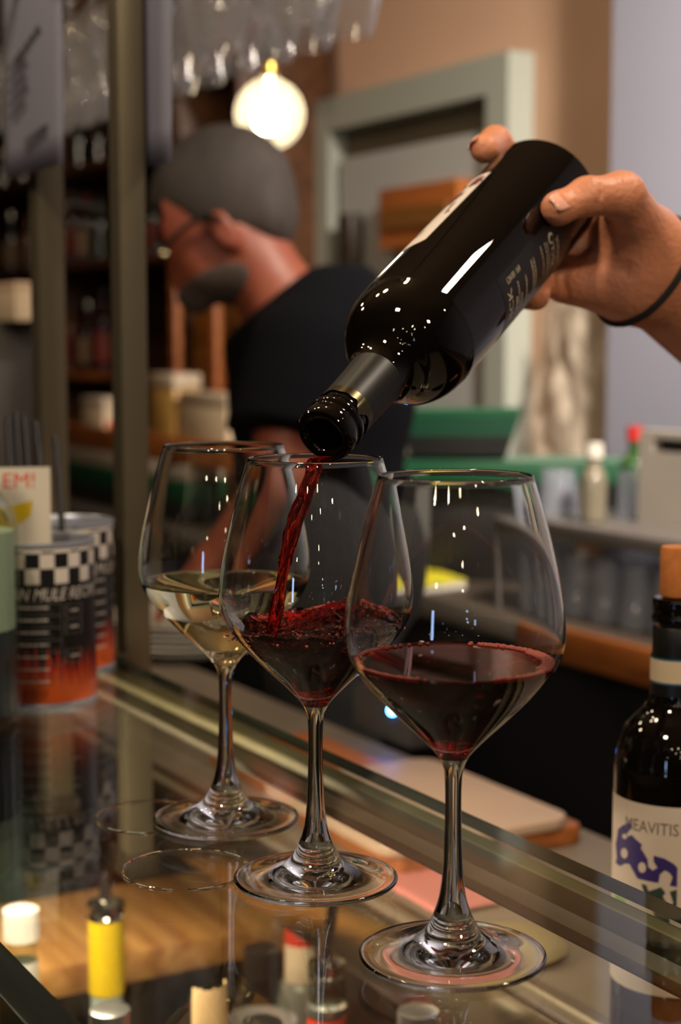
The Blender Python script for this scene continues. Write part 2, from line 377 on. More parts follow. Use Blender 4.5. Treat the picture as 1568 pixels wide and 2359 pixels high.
area('case_light', W(-1.2, .35, 1.06), .5, 4, (1, .82, .6), W(-1.3, .6, .7), .04)
# bench behind the counter
bench = thing('work_bench', 'pale stone-topped work bench behind the glass counter', 'work bench', W(-1, .7, 0), RZ)
MB().box(-2.2, 1.6, -.04, .245, .885, .92).build('bench_top', pm('bench_stone', (118, 106, 90), .45, var=.12, vscale=8), bench, bevel=.004)
MB().box(-2.2, 1.6, -.052, -.04, .86, .921).build('bench_front_rail', pm('rail_chrome', (190, 178, 155), .25, metal=1), bench, bevel=.002)
MB().box(-2.2, 1.6, -.030, -.022, .92, .924).build('bench_groove_strip', MATS['rail_chrome'], bench, smooth=False)
# ------------------------------------------------------------------ two steel posts
def post(s, n, w, label):
    t = thing('steel_post', label, 'post', W(s, n, .0), RZ, 'steel posts at the back edge of the counter')
    MB().box(-w / 2, w / 2, -w / 2, w / 2, .92, 2.899).build('tube', m_post, t, bevel=.0015)
    MB().box(-w * .5-.004, w * .5+.004, -w * .5-.004, w * .5+.004, .90, .92).build('base_plate', m_bar2, t, bevel=.001)
p2 = sn(at_n(303, 1450, .546)); post(p2[0], .5475, .0245, 'square steel post between the tin cans and the white wine glass')
p1 = sn(at_n(116, 1100, .548)); post(p1[0], .549, .027, 'square steel post behind the straws and the flyer at the far left')
# ------------------------------------------------------------------ wine glasses
OUT = [(.0, .0022), (.020, .0016), (.036, .0006), (.0405, 0), (.0422, .0006), (.0428, .0018), (.0420, .0028), (.0375, .0036), (.030, .0047), (.022, .0066), (.0155, .0100), (.0112, .0155),
       (.0080, .0225), (.0058, .031), (.0046, .042), (.0040, .056), (.0037, .070), (.0038, .080), (.0043, .0865), (.0060, .0920), (.0095, .0968), (.0160, .1035), (.0245, .1115), (.0335, .1205), (.0410, .1290),
       (.0466, .1375), (.0492, .1465), (.0490, .1570), (.0472, .1700), (.0438, .1860), (.0396, .2030), (.0345, .2200)]
so = smoothp(OUT, 5)
def inner_profile(th=.00095):
    i0 = next(i for i, p in enumerate(so) if p[1] > .1035); res = []
    for i in range(i0, len(so)):
        a = Vector(so[max(0, i - 1)]); b = Vector(so[min(len(so) - 1, i + 1)]); t = (b - a).normalized()
        k = th + .0016 * max(0, 1 - (so[i][1] - .1035) / .02); res.append((so[i][0] - t.y * k, so[i][1] + t.x * k))
    bot = [(0, .0998), (.003, .1000), (.0065, .1014), (.0105, .1042)]
    res = [p for p in res if p[0] > .0135]
    return smoothp([(0, .0998), (.0035, .1001), (.0075, .1019), res[0]], 5)[:-1] + res
INN = inner_profile()
def inner_r(z):
    for a, b in zip(INN, INN[1:]):
        if a[1] <= z <= b[1]: return a[0] + (b[0] - a[0]) * (z - a[1]) / max(1e-9, b[1] - a[1])
    return 0
def wine_glass(loc, label):
    t = thing('wine_glass', label, 'wine glass', loc, 0, 'wine glasses on the counter')
    iF = next(i for i, p in enumerate(so) if p[1] > .0225 and p[0] < .02); iS = next(i for i, p in enumerate(so) if p[1] > .0925)
    fo = [(0, so[0][1])] + so[1:iF + 1]; st = so[iF:iS + 1]; bo = so[iS:]
    lip = [(bo[-1][0] - .0001, bo[-1][1] + .0005), ((bo[-1][0] + INN[-1][0]) / 2, bo[-1][1] + .0007), (INN[-1][0] + .0001, bo[-1][1] + .0005)]
    full = so + lip + INN[::-1]
    # one closed surface, handed out to three parts
    for nm, pr in (('foot', fo), ('stem', st), ('bowl', bo + lip + INN[::-1])):
        MB().lathe(pr, 96).build(nm, m_glass, t, auto=80)
    return t
G3 = at_z(1041, 2207, ZT); G2 = at_z(727, 2029, ZT); G1 = at_z(521, 1890, ZT)
for g in (G1, G2, G3): g.z = ZT + .0003
wine_glass(G3, 'front right wine glass holding still red wine with a ring of bubbles')
wine_glass(G2, 'middle wine glass that red wine is being poured into')
wine_glass(G1, 'rear left wine glass holding pale white wine')
def wine_body(z0, top, seg=96, rings=28):
    """closed liquid body: inner wall pushed a hair into the glass, and a free top surface z = top(x, y)"""
    mb = MB(); e = .00018
    wall = [p for p in INN if p[1] < z0 - .0005]; sid = [(max(0, r + (e if r > 1e-6 else 0)), z - (e if r < .01 else 0)) for r, z in wall]
    vs = []; fs = []; rows = []
    for r, z in sid:
        if r < 1e-7: rows.append([len(vs)] * seg); vs.append((0, 0, z)); continue
        rows.append([len(vs) + i for i in range(seg)]); vs += [(r * math.cos(2 * math.pi * i / seg), r * math.sin(2 * math.pi * i / seg), z) for i in range(seg)]
    # contact line: follow the wall to the local surface height
    nside = 6
    for q in range(1, nside + 1):
        row = []
        for i in range(seg):
            a = 2 * math.pi * i / seg; zt = top(.048 * math.cos(a), .048 * math.sin(a)) + .0009
            z = sid[-1][1] + (zt - sid[-1][1]) * q / nside; r = inner_r(z) + e
            row.append(len(vs)); vs.append((r * math.cos(a), r * math.sin(a), z))
        rows.append(row)
    last = [vs[k] for k in rows[-1]]
    for j in range(rings):
        f = 1 - (j + .12) / rings; f = f if j else .985; row = []
        for i in range(seg):
            x, y, _ = last[i]; row.append(len(vs)); X, Y = x * f, y * f; vs.append((X, Y, top(X, Y)))
        rows.append(row)
    rows.append([len(vs)] * seg); vs.append((0, 0, top(0, 0)))
    for a, b in zip(rows, rows[1:]):
        for i in range(seg):
            j = (i + 1) % seg; u = []
            for k in (a[i], a[j], b[j], b[i]):
                if k not in u: u.append(k)
            if len(u) > 2: fs.append(tuple(u))
    return mb.add(vs, fs)
wr = wine_body(.1335, lambda x, y: .1368).build('red_wine', m_redwine, loc=G3, auto=50)
tag(wr, 'still dark red wine in the front right glass', 'wine')
ww = wine_body(.138, lambda x, y: .1412).build('white_wine', m_white, loc=G1, auto=50)
tag(ww, 'pale yellow white wine in the rear left glass', 'wine')
cr_ = Vector((1, 0)); 
def splash(x, y):
    n1 = noise.noise(Vector((x * 60, y * 60, 3.1))); n2 = noise.noise(Vector((x * 170, y * 170, 9.2))); n3 = noise.noise(Vector((x * 420, y * 420, 2)))
    hump = .0085 * math.exp(-(((x - .020) / .020) ** 2 + ((y - .022) / .03) ** 2)); dip = -.0075 * math.exp(-(((x + .028) / .016) ** 2 + ((y + .0) / .02) ** 2))
    return .1345 + n1 * .0030 + n2 * .0018 + n3 * .0007 + hump + dip
wm = wine_body(.125, splash, 128, 44).build('red_wine', m_redwine, loc=G2, auto=70)
tag(wm, 'churning red wine filling the middle glass', 'wine')
def bubbles(name, pts, par, rr):
    mb = MB()
    for p in pts: mb.ball(p, random.uniform(*rr), 8)
    o = mb.build(name, m_bubble, par); o['kind'] = 'stuff'; return o
pts = []
for k in range(230):
    a = 2 * math.pi * k / 230 + random.uniform(-.01, .01)
    dens = .5 + .5 * math.cos(a - .2)
    if -2.0 < a - 2 * math.pi * (a > math.pi) < -1.25 and random.random() < .93: continue
    if 1.2 < a < 2.2 and random.random() < .8: continue
    r0 = inner_r(.1368) - .0012
    for q in range(1 + (random.random() < dens) + (abs(math.sin(a / 2)) < .25) * 2): pts.append(((r0 - q * .0014) * math.cos(a), (r0 - q * .0014) * math.sin(a), .1370))
bubbles('bubble_ring', pts, wr, (.0009, .0014))
pts = []
for k in range(900):
    a = random.uniform(0, 2 * math.pi); r = .046 * math.sqrt(random.uniform(.25, 1)) * (1 if random.random() < .6 else .8)
    x, y = r * math.cos(a), r * math.sin(a)
    if noise.noise(Vector((x * 90, y * 90, 1))) < -.08: continue
    pts.append((x, y, splash(x, y) + random.uniform(-.0035, .0006)))
bubbles('foam_bubbles', pts, wm, (.0003, .0009))
# ------------------------------------------------------------------ the bottle being poured
M_ = at(745, 1005, .835); B_ = at(1254, 439, 1.045)
ax = (M_ - B_).normalized(); L = (M_ - B_).length; B_ = M_ - ax * .300
mid = (M_ + B_) / 2; e1 = (CAM - mid); e1 = (e1 - ax * e1.dot(ax)).normalized(); e2 = ax.cross(e1)
MBT = Matrix(((e1.x, e2.x, ax.x, B_.x), (e1.y, e2.y, ax.y, B_.y), (e1.z, e2.z, ax.z, B_.z), (0, 0, 0, 1)))
print('bottle length', L)
BP = smoothp([(.0, .020), (.012, .017), (.026, .004), (.031, .0005), (.0345, .001), (.0368, .004), (.0375, .009), (.0375, .06), (.0375, .12), (.0375, .185), (.0372, .196), (.0355, .206), (.0318, .2155), (.0262, .223), (.0208, .2285), (.0172, .2345), (.0156, .243), (.0149, .256), (.0146, .270), (.0143, .281)], 5)
BP += [(.0143, .2825), (.0152, .284), (.0158, .286), (.0158, .2885), (.0150, .2895), (.0149, .291), (.0155, .2925), (.0156, .298), (.0148, .2998), (.0128, .3002), (.0108, .2998), (.0096, .2985), (.0094, .25), (0, .25)]
def wine_bottle(name, label, loc=None, mat=None, m=m_bottle, foil_m=m_foil, cat='wine bottle'):
    t = thing(name, label, cat, loc or (0, 0, 0))
    if mat is not None: t.matrix_basis = mat
    MB().lathe(BP, 72).build('bottle_body', m, t, auto=50)
    return t
tb = wine_bottle('wine_bottle', 'dark tilted wine bottle pouring red wine, gripped at its base by a hand', mat=MBT)
MB().lathe([(.0150, .2390), (.0160, .2388), (.01535, .252), (.01500, .266), (.0149, .2735), (.0145, .2738)], 64).build('foil_capsule', m_foil, tb)
# torn rim of the foil round the glass ring
mb = MB(); vs = []; fs = []; N = 72
for i in range(N):
    a = 2 * math.pi * i / N; z = .2790 + .0012 * noise.noise(Vector((3 * math.cos(a), 3 * math.sin(a), 5))) + (.008 * max(0, 1 - abs(((a + .35 + math.pi) % (2 * math.pi)) - math.pi) / .30))
    for zz, rr in ((.2735, .01495), (z, .0152 if z < .283 else .0161)): vs.append((rr * math.cos(a), rr * math.sin(a), zz))
for i in range(N): j = (i + 1) % N; fs.append((2 * i, 2 * j, 2 * j + 1, 2 * i + 1))
mb.add(vs, fs); mb.build('torn_foil_edge', pm('foil_edge', (90, 80, 58), .3, metal=1), tb)
# labels
def ctext(mb, s, size, phi, z, r, mi=0, rot=False, sx=1):
    v, f = text_geo(s, size)
    if rot: q = [(y, -x * sx) for x, y in v]
    else: q = [(x * sx, y) for x, y in v]
    mb.add([cyl_map((a, z + b), r, phi) for a, b in q], f, mi)
rb = .03765
mb = MB(); patch(mb, R(-128), R(-21), .048, .150, rb, na=30, nz=2); back = mb.build('back_label', pm('label_black', (13, 12, 12), .35), tb)
m_print = pm('print_grey', (190, 176, 150), .6)
mb = MB(); rp = rb + .00012
ctext(mb, 'OUICK', .0085, R(-62), .1415, rp, sx=1.25)
ctext(mb, 'L24181 164', .0052, R(-30), .132, rp, rot=True, sx=.75)
random.seed(3)
def textline(mb, phi0, phi1, z, h, r, mi=0):
    a = phi0
    while a < phi1:
        wd_ = random.uniform(.012, .05); patch(mb, a, min(a + wd_, phi1), z - h / 2, z + h / 2, r, mi, 2); a += wd_ + .016
for (z, p0, p1, h) in ((.1335, -80, -50, .0022), (.1300, -88, -38, .0011), (.1262, -96, -52, .0016), (.1190, -100, -40, .0013), (.1140, -110, -62, .0011), (.1085, -108, -34, .0013), (.1050, -108, -34, .0013), (.1010, -110, -66, .001), (.0930, -105, -32, .0011), (.0870, -105, -33, .0011), (.0840, -105, -34, .0009), (.0985, -112, -60, .001)):
    textline(mb, R(p0), R(p1), z, h, rp)
ctext(mb, '75CL', .0068, R(-52), .0775, rp); ctext(mb, '14%VOL', .0052, R(-52), .0700, rp)
# recycling disc
mb2 = [(R(-35) + .0034 * math.cos(t) / rb, .0775 + .0034 * math.sin(t)) for t in [2 * math.pi * i / 20 for i in range(20)]]; poly_on_cyl(mb, mb2, rp)
mb2 = [(R(-35) + .0022 * math.cos(t) / rb - .012, .0770 + .0026 * math.sin(t)) for t in [2 * math.pi * i / 16 for i in range(16)]]
mb.build('print', m_print, back)
mb = MB(); poly_on_cyl(mb, mb2, rp + .0001); mb.build('emblem', MATS['label_black'], back)
mb = MB(); patch(mb, R(58), R(142), .052, .146, rb, na=24, nz=2, fn=lambda a, z: z - (0.0 if z < .14 else .008 * max(0, 1 - abs(a - R(100)) / R(42)) ** .5 * -1)); fl = mb.build('front_label', pm('label_white', (216, 205, 194), .5), tb)
mb = MB(); random.seed(11)
def ribbon(pts, wd_, mi=0):
    pts = smoothp(pts, 5); 
    for i in range(len(pts) - 1):
        a, b = Vector(pts[i]), Vector(pts[i + 1]); d = (b - a); 
        if d.length < 1e-6: continue
        nrm = Vector((-d.y, d.x)).normalized() * wd_ * .5 * (.6 + .6 * abs(math.sin(i * .5)))
        q = [a - nrm, b - nrm, b + nrm, a + nrm]; mb.add([cyl_map((p.x, p.y), rp) for p in q], [(0, 1, 2, 3)], mi)
def blob(phi, z, ra, rz_, seed):
    pts = []
    for i in range(26):
        t = 2 * math.pi * i / 26; k = 1 + .45 * noise.noise(Vector((2 * math.cos(t), 2 * math.sin(t), seed)))+ .25 * noise.noise(Vector((7 * math.cos(t), 7 * math.sin(t), seed)))
        pts.append((phi + ra * k * math.cos(t) / rp, z + rz_ * k * math.sin(t)))
    poly_on_cyl(mb, pts, rp)
rr_ = lambda d: R(d) * rp
blob(R(66), .063, .0045, .007, 1); blob(R(80), .066, .003, .004, 2); blob(R(76), .083, .0035, .009, 4); blob(R(88), .076, .003, .006, 5); blob(R(70), .080, .0012, .004, 6); blob(R(86), .128, .0012, .003, 8)
for k in range(4): ribbon([(rr_(76 + 2 * k), .088), (rr_(84 + 3 * k), .105), (rr_(86 + 3 * k), .122), (rr_(82 + 2 * k), .131), (rr_(76 + k), .133), (rr_(74), .127)], .0007)
for k in range(3): ribbon([(rr_(66 + k * 2), .092), (rr_(67), .102 + k * .003), (rr_(62 + k), .108)], .0006)
mb.build('flower_print', pm('print_burgundy', (104, 34, 42), .6), fl)
# stream of wine
S = [at(742, 1052, .838), at(728, 1066, .836), at(708, 1125, .832), at(684, 1190, .829), at(664, 1260, .827), at(652, 1320, .826), at(640, 1390, .826), at(629, 1450, .826), at(622, 1500, .827)]
S = smoothp([tuple(p) for p in S], 8); mb = MB(); n = len(S); vs = []; fs = []; seg = 16
rad0 = [.0052, .0050, .0044, .0040, .0036, .0034, .0030, .0026, .0022]
for i, p in enumerate(S):
    u = i / (n - 1) * 8; k = min(7, int(u)); r = rad0[k] + (rad0[k + 1] - rad0[k]) * (u - k)
    for q in range(seg):
        a = 2 * math.pi * q / seg; tw = i * .12
        rr = r * (1 + .28 * noise.noise(Vector((2.2 * math.cos(a + tw), 2.2 * math.sin(a + tw), i * .13))) + .18 * math.cos(2 * (a + tw)))
        vs.append((p[0] + rr * math.cos(a), p[1] + rr * .8 * math.sin(a), p[2] + .0))
for i in range(n - 1):
    for q in range(seg): j = (q + 1) % seg; fs.append((i * seg + q, i * seg + j, (i + 1) * seg + j, (i + 1) * seg + q))
fs += [tuple(range(seg)), tuple((n - 1) * seg + q for q in range(seg))[::-1]]
st = mb.add(vs, fs).build('wine_stream', m_stream); recentre(st, S[-1]); tag(st, 'thin stream of red wine falling from the bottle mouth into the middle glass', 'wine')
# ------------------------------------------------------------------ the pouring hand
def axd(p):
    q = Vector(p) - B_; h = q.dot(ax); return h, (q - ax * h)
def touch(p, r, gap=0):
    """move a joint so that its flesh rests on the bottle"""
    h, d = axd(p); return B_ + ax * h + d.normalized() * (.0375 + r * .93 + gap)
def J(px, py, t): return at(px, py, t)
wr1 = J(1462, 585, 1.045); wr2 = J(1452, 655, 1.05)
T0, T1, T2, T3 = J(1480, 545, 1.035), J(1432, 450, .990), J(1352, 452, .975), J(1286, 480, .985)
for _ in range(60):
    if axd(T3)[1].length < .0375 + .0092 * .9: T3 = T3 + (CAM - T3).normalized() * .0006
    else: T3 = T3 - (CAM - T3).normalized() * .0004
fing = {
 'index': [(J(1395, 470, 1.075), .0130), (J(1285, 350, 1.105), .0105), (J(1165, 322, 1.085), .0095), (J(1112, 350, 1.065), .0086)],
 'middle': [(J(1370, 520, 1.095), .0130), (J(1265, 440, 1.12), .0105), (J(1150, 420, 1.09), .0095), (J(1120, 470, 1.05), .0085)],
 'ring': [(J(1345, 570, 1.09), .0125), (J(1270, 530, 1.12), .0100), (J(1170, 520, 1.09), .0090), (J(1130, 560, 1.04), .0080)],
 'pinky': [(J(1310, 625, 1.06), .0118), (J(1255, 655, 1.05), .0092), (J(1228, 672, 1.02), .0082), (J(1185, 650, 1.02), .0078)]}
GR_ = {'index': [(135, -.030, .0105), (105, -.024, .0099), (93, .005, .0094)], 'middle': [(205, .012, .0105), (175, .014, .0095), (152, .022, .0085)], 'ring': [(215, .034, .0100), (185, .036, .0090), (155, .040, .0080)]}
for k, v in fing.items():
    for i in range(1, 4):
        if k == 'pinky':
            p, r = v[i]; h, d = axd(p); h = max(.02, h); v[i] = (B_ + ax * h + d.normalized() * (.0375 + r * .93), r)
        else:
            ph, h, r = GR_[k][i - 1]; v[i] = (B_ + ax * h + (e1 * math.cos(R(ph)) + e2 * math.sin(R(ph))) * ((.0375 + r * .93) if h > -.026 else .030), r)
def proj(p):
    q = Vector(p) - CAM; d = q.y * cp - q.z * sp; return (round(784 + FPX * q.x / d), round(1179.5 - FPX * (q.y * sp + q.z * cp) / d), round(d, 3))
for k, v in fing.items(): print('PROJ', k, [proj(p) for p, r in v])
print('PROJ thumb', proj(T2), proj(T3))
def handf(P):
    q = P - np.array(B_, np.float32); A = np.array(ax, np.float32); h = q @ A; rad = np.linalg.norm(q - h[:, None] * A, axis=1)
    arm = cap(P, J(1700, 800, 1.12), J(1480, 630, 1.055), .033, .0265)
    arm = smin(arm, cap(P, J(1690, 740, 1.11), J(1492, 575, 1.045), .024, .0205), .03)
    palm = cap(P, wr1, J(1392, 505, 1.07), .021, .0165)
    palm = smin(palm, cap(P, wr1, J(1365, 545, 1.08), .020, .017), .012)
    palm = smin(palm, cap(P, wr2, J(1330, 600, 1.075), .020, .017), .012)
    palm = smin(palm, cap(P, J(1432, 660, 1.045), J(1300, 650, 1.045), .0195, .0138), .012)
    palm = smin(palm, arm, .022)
    th = smin(cap(P, T0, T1, .0200, .0140), cap(P, T1, T2, .0132, .0115), .006)
    th = smin(th, cap(P, T2, T3, .0112, .0094), .004); th = smin(th, ell(P, tuple(T3), (.0100, .0095, .0098)), .004)
    th = smin(th, cap(P, J(1430, 520, 1.03), J(1385, 500, 1.045), .0110, .010), .014)
    d = smin(palm, th, .012)
    for k, v in fing.items():
        f = None
        for (a, ra), (b, rb_) in zip(v, v[1:]):
            c = cap(P, a, b, ra, rb_); f = c if f is None else smin(f, c, .0035)
        for (a, ra) in v[1:3]: f = smin(f, ell(P, tuple(a), (ra * 1.06,) * 3), .003)
        base = v[0]; d = smin(d, f, .006)
    # folds of skin at the heel of the palm and below the thumb
    for a, b in (((1272, 600), (1275, 690)), ((1298, 600), (1300, 700))):
        d = smax(d, -cap(P, J(*a, 1.03), J(*b, 1.035), .0016, .0012), .004)
    d = smax(d, -cap(P, J(1345, 492, 1.005), J(1400, 485, 1.000), .0012, .0008), .004)
    d = smax(d, -cap(P, J(1330, 600, 1.02), J(1440, 625, 1.018), .0026, .001), .008)
    for a, b in (((1378, 425), (1385, 480)), ((1366, 428), (1372, 480))):
        d = smax(d, -cap(P, J(*a, .966), J(*b, .966), .0007, .0005), .002)
    bott = np.maximum(rad - .0377, -h - .0)
    return np.maximum(d, -bott)
allp = [J(1100, 300, 1.0), J(1700, 900, 1.16), J(1100, 300, 1.16), J(1690, 400, 1.16), J(1240, 760, .95), J(1700, 860, 1.16), J(1050,300,1.1), J(1150,330,.95)]
lo = [min(p[i] for p in allp) - .02 for i in range(3)]; hi = [max(p[i] for p in allp) + .02 for i in range(3)]
hi[0] = at(1640, 700, 1.1).x
hbase = at(1600, 700, 1.09)
hand = thing('person', 'right-hand person reaching in, bare forearm and hand gripping the tilted bottle', 'person', hbase)
ho = sdf_obj('hand_and_forearm', handf, lo, hi, .0016, m_skin, hand, 2); ho.data.transform(Matrix.Translation(-hbase))
# nails
def nail(p, up, fwd, w_, l_, name='nail'):
    up = up.normalized(); fwd = (fwd - up * fwd.dot(up)).normalized(); sd = fwd.cross(up); mb = MB(); vs = []; fs = []; nx, ny = 8, 8
    for j in range(ny + 1):
        for i in range(nx + 1):
            u = i / nx * 2 - 1; v = j / ny * 2 - 1; k = math.sqrt(max(0, 1 - (abs(v) ** 3) * .6)); x = u * w_ * k; y = v * l_
            z = -(u * u) * w_ * .30 - (max(0, v) ** 2) * l_ * .08 - (max(0, -v) ** 3) * .0006
            vs.append(p + sd * x + fwd * y + up * z - hbase)
    for j in range(ny):
        for i in range(nx): k = j * (nx + 1) + i; fs.append((k, k + 1, k + nx + 2, k + nx + 1))
    mb.add(vs, fs); o = mb.build(name, m_nail, hand); md = o.modifiers.new('s', 'SOLIDIFY'); md.thickness = .0006; md.offset = -1; return o
tdir = (T3 - T2).normalized(); h_, d_ = axd(T3); upv = (d_.normalized() * .40 + (CAM - T3).normalized() * .75 + Vector((0, 0, .50))).normalized()
upv = (upv - tdir * upv.dot(tdir)).normalized()
nail(T3 + upv * .0102 + tdir * .0010, upv, tdir, .0068, .0078)
iv = fing['index']; ip, ir = iv[3]; idir = (ip - iv[2][0]).normalized(); h_, d_ = axd(ip); upi = (d_.normalized() * .5 + (CAM - ip).normalized() * .7 + Vector((-.45, 0, 0))).normalized(); upi = (upi - idir * upi.dot(idir)).normalized()
nail(ip + upi * .0098 + idir * .002, upi, idir, .0058, .0066)
# elastic band round the wrist
c0 = J(1478, 632, 1.052); adir = (J(1690, 790, 1.11) - c0).normalized(); u_ = (J(1545, 545, 1.045) - J(1412, 722, 1.055)); u_ = u_.normalized(); v_ = adir.cross(u_).normalized()
cc = (J(1545, 545, 1.045) + J(1412, 722, 1.055)) / 2; pts = []
def hit(dr):
    d = dr
    s = .012
    P = np.array([tuple(cc + d * (s + k * .0008)) for k in range(60)], np.float32); f = handf(P); i = int(np.argmax(f > 0)); return cc + d * (s + i * .0008 + .0006)
for i in range(48):
    a = 2 * math.pi * i / 48; pts.append(tuple(hit(u_ * math.cos(a) + v_ * math.sin(a))))
pp = np.array(pts); 
for _ in range(2): pp = (np.roll(pp, 1, 0) + pp * 2 + np.roll(pp, -1, 0)) / 4
pts = [Vector(p) for p in pp]; pts.append(pts[0]); bd = MB().tube(pts, .0024, 8, cap=False).build('elastic_band', m_rubber); recentre(bd, cc)
tag(bd, 'thin black elastic band worn round the pouring wrist', 'hair tie')
# wet rings left by rims
def wet_ring(px, py, t, R0, a0, a1, label, wob):
    c = at_z(px, py, ZT); mb = MB(); pts = []; rad = []
    for i in range(97):
        a = a0 + (a1 - a0) * i / 96; r = R0 * (1 + .012 * noise.noise(Vector((math.cos(a) * 2, math.sin(a) * 2, wob)))); pts.append((r * math.cos(a), r * math.sin(a), .0002)); rad.append(.0007 + .0005 * abs(noise.noise(Vector((math.cos(a) * 3, math.sin(a) * 3, wob + 4)))))
    o = mb.tube(pts, rad, 8).build('wet_ring', glass('water', (1, 1, 1), 1.33), loc=(c.x, c.y, ZT + .0006)); tag(o, label, 'water ring', 'wet rings on the glass counter')
wet_ring(428, 2006, 0, .0335, -1.45, 4.6, 'thin wet ring on the glass just left of the middle glass foot', 1)
wet_ring(352, 1884, 0, .0335, 1.2, 4.9, 'faint wet ring partly behind the rear left glass foot', 2)
ORD = ['first', 'second', 'third', 'fourth', 'fifth', 'sixth', 'seventh', 'eighth', 'ninth', 'tenth', 'eleventh', 'twelfth', 'thirteenth']
# ------------------------------------------------------------------ small goods on and in the counter
def bottle_prof(h, r, rn, hs, hn):
    """h total, r body, rn neck, hs shoulder start, hn neck start"""
    return smoothp([(0, .004), (r * .8, .0005), (r * .95, .002), (r, .008), (r, hs * .5), (r, hs), (r * .9, hs + (hn - hs) * .35), (rn * 1.35, hs + (hn - hs) * .8), (rn, hn), (rn, h)], 4)
m_clear = sheet_glass('clear_bottle_glass', (.86, .90, .84), .02)
m_grey = pm('silver_cap', (176, 176, 172), .3, metal=.9)
ZB = .60
def case_bottle(px, py, t, label, cap=None, capc=None, glassm=None, r=.030, rn=.0125, lab=None, labz=(.25, .62), sh=.58, extra=None, neck_label=None):
    p = at(px, py, t); h = p.z - ZB; capz = .026 if cap else 0
    b = thing('bottle', label, 'bottle', (p.x, p.y, ZB + .0003)); hb = h - capz * .3
    MB().lathe(bottle_prof(hb, r, rn, h * sh - .03, h * sh + .05) + [(rn * .7, hb), (rn * .7, hb - .02), (0, hb - .02)], 32).build('bottle_body', glassm or m_clear, b, auto=50)
    if cap:
        MB().lathe([(0, h), (rn * .95, h), (rn + .0022, h - .0015), (rn + .0026, h - capz), (rn + .0004, h - capz - .0002)], 40, rib=lambda a, z: 1 + .012 * math.cos(a * 30)).build('cap', capc, b)
    if lab: 
        mb = MB(); mb.lathe([(r + .0004, h * labz[0]), (r + .0005, h * labz[0] + .001), (r + .0005, h * labz[1])], 40); mb.build('label', lab, b)
    if neck_label:
        z0, z1, m = neck_label; MB().lathe([(rn + .0004, h - z0), (rn + .0009, h - z0 - .0005), (rn + .0009, h - z1), (rn + .0004, h - z1)], 40).build('neck_label', m, b)
    return b, h
m_yel = pm('yellow_label', (206, 176, 14), .35, coat=.4); m_red = pm('red_label', (196, 52, 34), .35, coat=.3); m_lav = pm('lavender_label', (196, 176, 190), .5)
m_pink = pm('pink_label', (214, 120, 104), .5); m_liq = pm('dark_liquor', (60, 38, 18), .1)
case_bottle(48, 2092, 1.34, 'bottle with a white screw cap at the far left under the glass top', 1, m_white_p, m_clear, lab=m_white_p, labz=(.3, .66), neck_label=(.045, .085, m_white_p))
def pourer(b, h, rn, tilt=.018):
    MB().lathe([(0, h + .004), (rn * .55, h + .004), (rn + .0018, h + .001), (rn + .0024, h - .004), (rn + .0012, h - .008), (rn + .0022, h - .010), (rn * .9, h - .018)], 36).build('pourer_collar', pm('pourer_chrome', (168, 164, 156), .14, metal=1), b)
    MB().tube([(0, 0, h), (0, 0, h + .014), (tilt * .2, tilt * .05, h + .036), (tilt * .35, tilt * .1, h + .052)], [.0062, .0052, .0046, .0042], 14).build('pour_spout', MATS['pourer_chrome'], b)
b, h = case_bottle(243, 2082, 1.40, 'bottle with a bright yellow neck label and a steel pourer', rn=.0145, sh=.45, neck_label=(.012, .078, m_yel), glassm=pm('pale_blue_bottle', (150, 166, 158), .12, coat=.4)); pourer(b, h, .0145)
b, h = case_bottle(752, 2218, 1.30, 'clear bottle with a steel pourer and a red and silver label', rn=.0125, lab=m_red, labz=(.3, .63)); pourer(b, h, .0125)
MB().lathe([(.0134, h - .032), (.0165, h - .034), (.0168, h - .040), (.0150, h - .043)], 36).build('neck_ring', m_grey, b); MB().lathe([(.0150, h - .044), (.0165, h - .060), (.0175, h - .085)], 36).build('neck_label', m_red, b)
case_bottle(253, 2322, 1.18, 'bottle with a flat grey-topped black cap at the bottom left', 1, m_grey, m_brownb, rn=.0125)
b, h = case_bottle(478, 2285, 1.20, 'dark glass bottle with torn cream paper over its open mouth', rn=.0135, glassm=m_bottle)
vs = []; fs = []; n_ = 22
for i in range(n_):
    a = -2.4 + 3.0 * i / (n_ - 1)
    for z, r in ((h - .030 - .012 * abs(noise.noise(Vector((a * 3, 1, 1)))) * 3 * (i > 12), .0150), (h - .004, .0146), (h + .007 + .003 * noise.noise(Vector((a * 4, 0, 2))), .0138)): vs.append((r * math.cos(a), r * math.sin(a), z))
for i in range(n_ - 1):
    for j in range(2): k = i * 3 + j; fs.append((k, k + 3, k + 4, k + 1))
MB().add(vs, fs).build('torn_paper_seal', pm('cream_paper', (226, 190, 140), .6), b)
case_bottle(600, 2182, 1.42, 'clear bottle with a black cap and a lavender label', 1, m_black, m_clear, r=.031, lab=m_lav, labz=(.3, .74), sh=.74)
b, h = case_bottle(697, 2112, 1.52, 'tall bottle with a red and white neck wrapper and gold rim', rn=.0165, r=.03, glassm=pm('pale_grey_glass', (120, 120, 110), .1))
MB().lathe([(.0171, h - .055), (.0174, h - .0545), (.0174, h - .004), (.0168, h - .001)], 36).build('red_wrapper', m_red, b)
MB().lathe([(.0176, h - .004), (.0180, h - .001), (.0176, h + .0016), (.0162, h + .0016)], 36).build('gold_rim', pm('gold', (190, 150, 60), .25, metal=1), b)
MB().lathe([(0, h + .0006), (.0162, h + .0006)], 36).build('white_top', m_white_p, b)
mb = MB(); patch(mb, R(-160), R(-45), h - .09, h - .024, .0177, na=12); mb.build('white_print', m_cream, b)
case_bottle(838, 2232, 1.41, 'bottle with a black cap and a pink-red label between the pourer and the glass foot', 1, m_black, m_clear, lab=m_red, labz=(.3, .72), sh=.72)
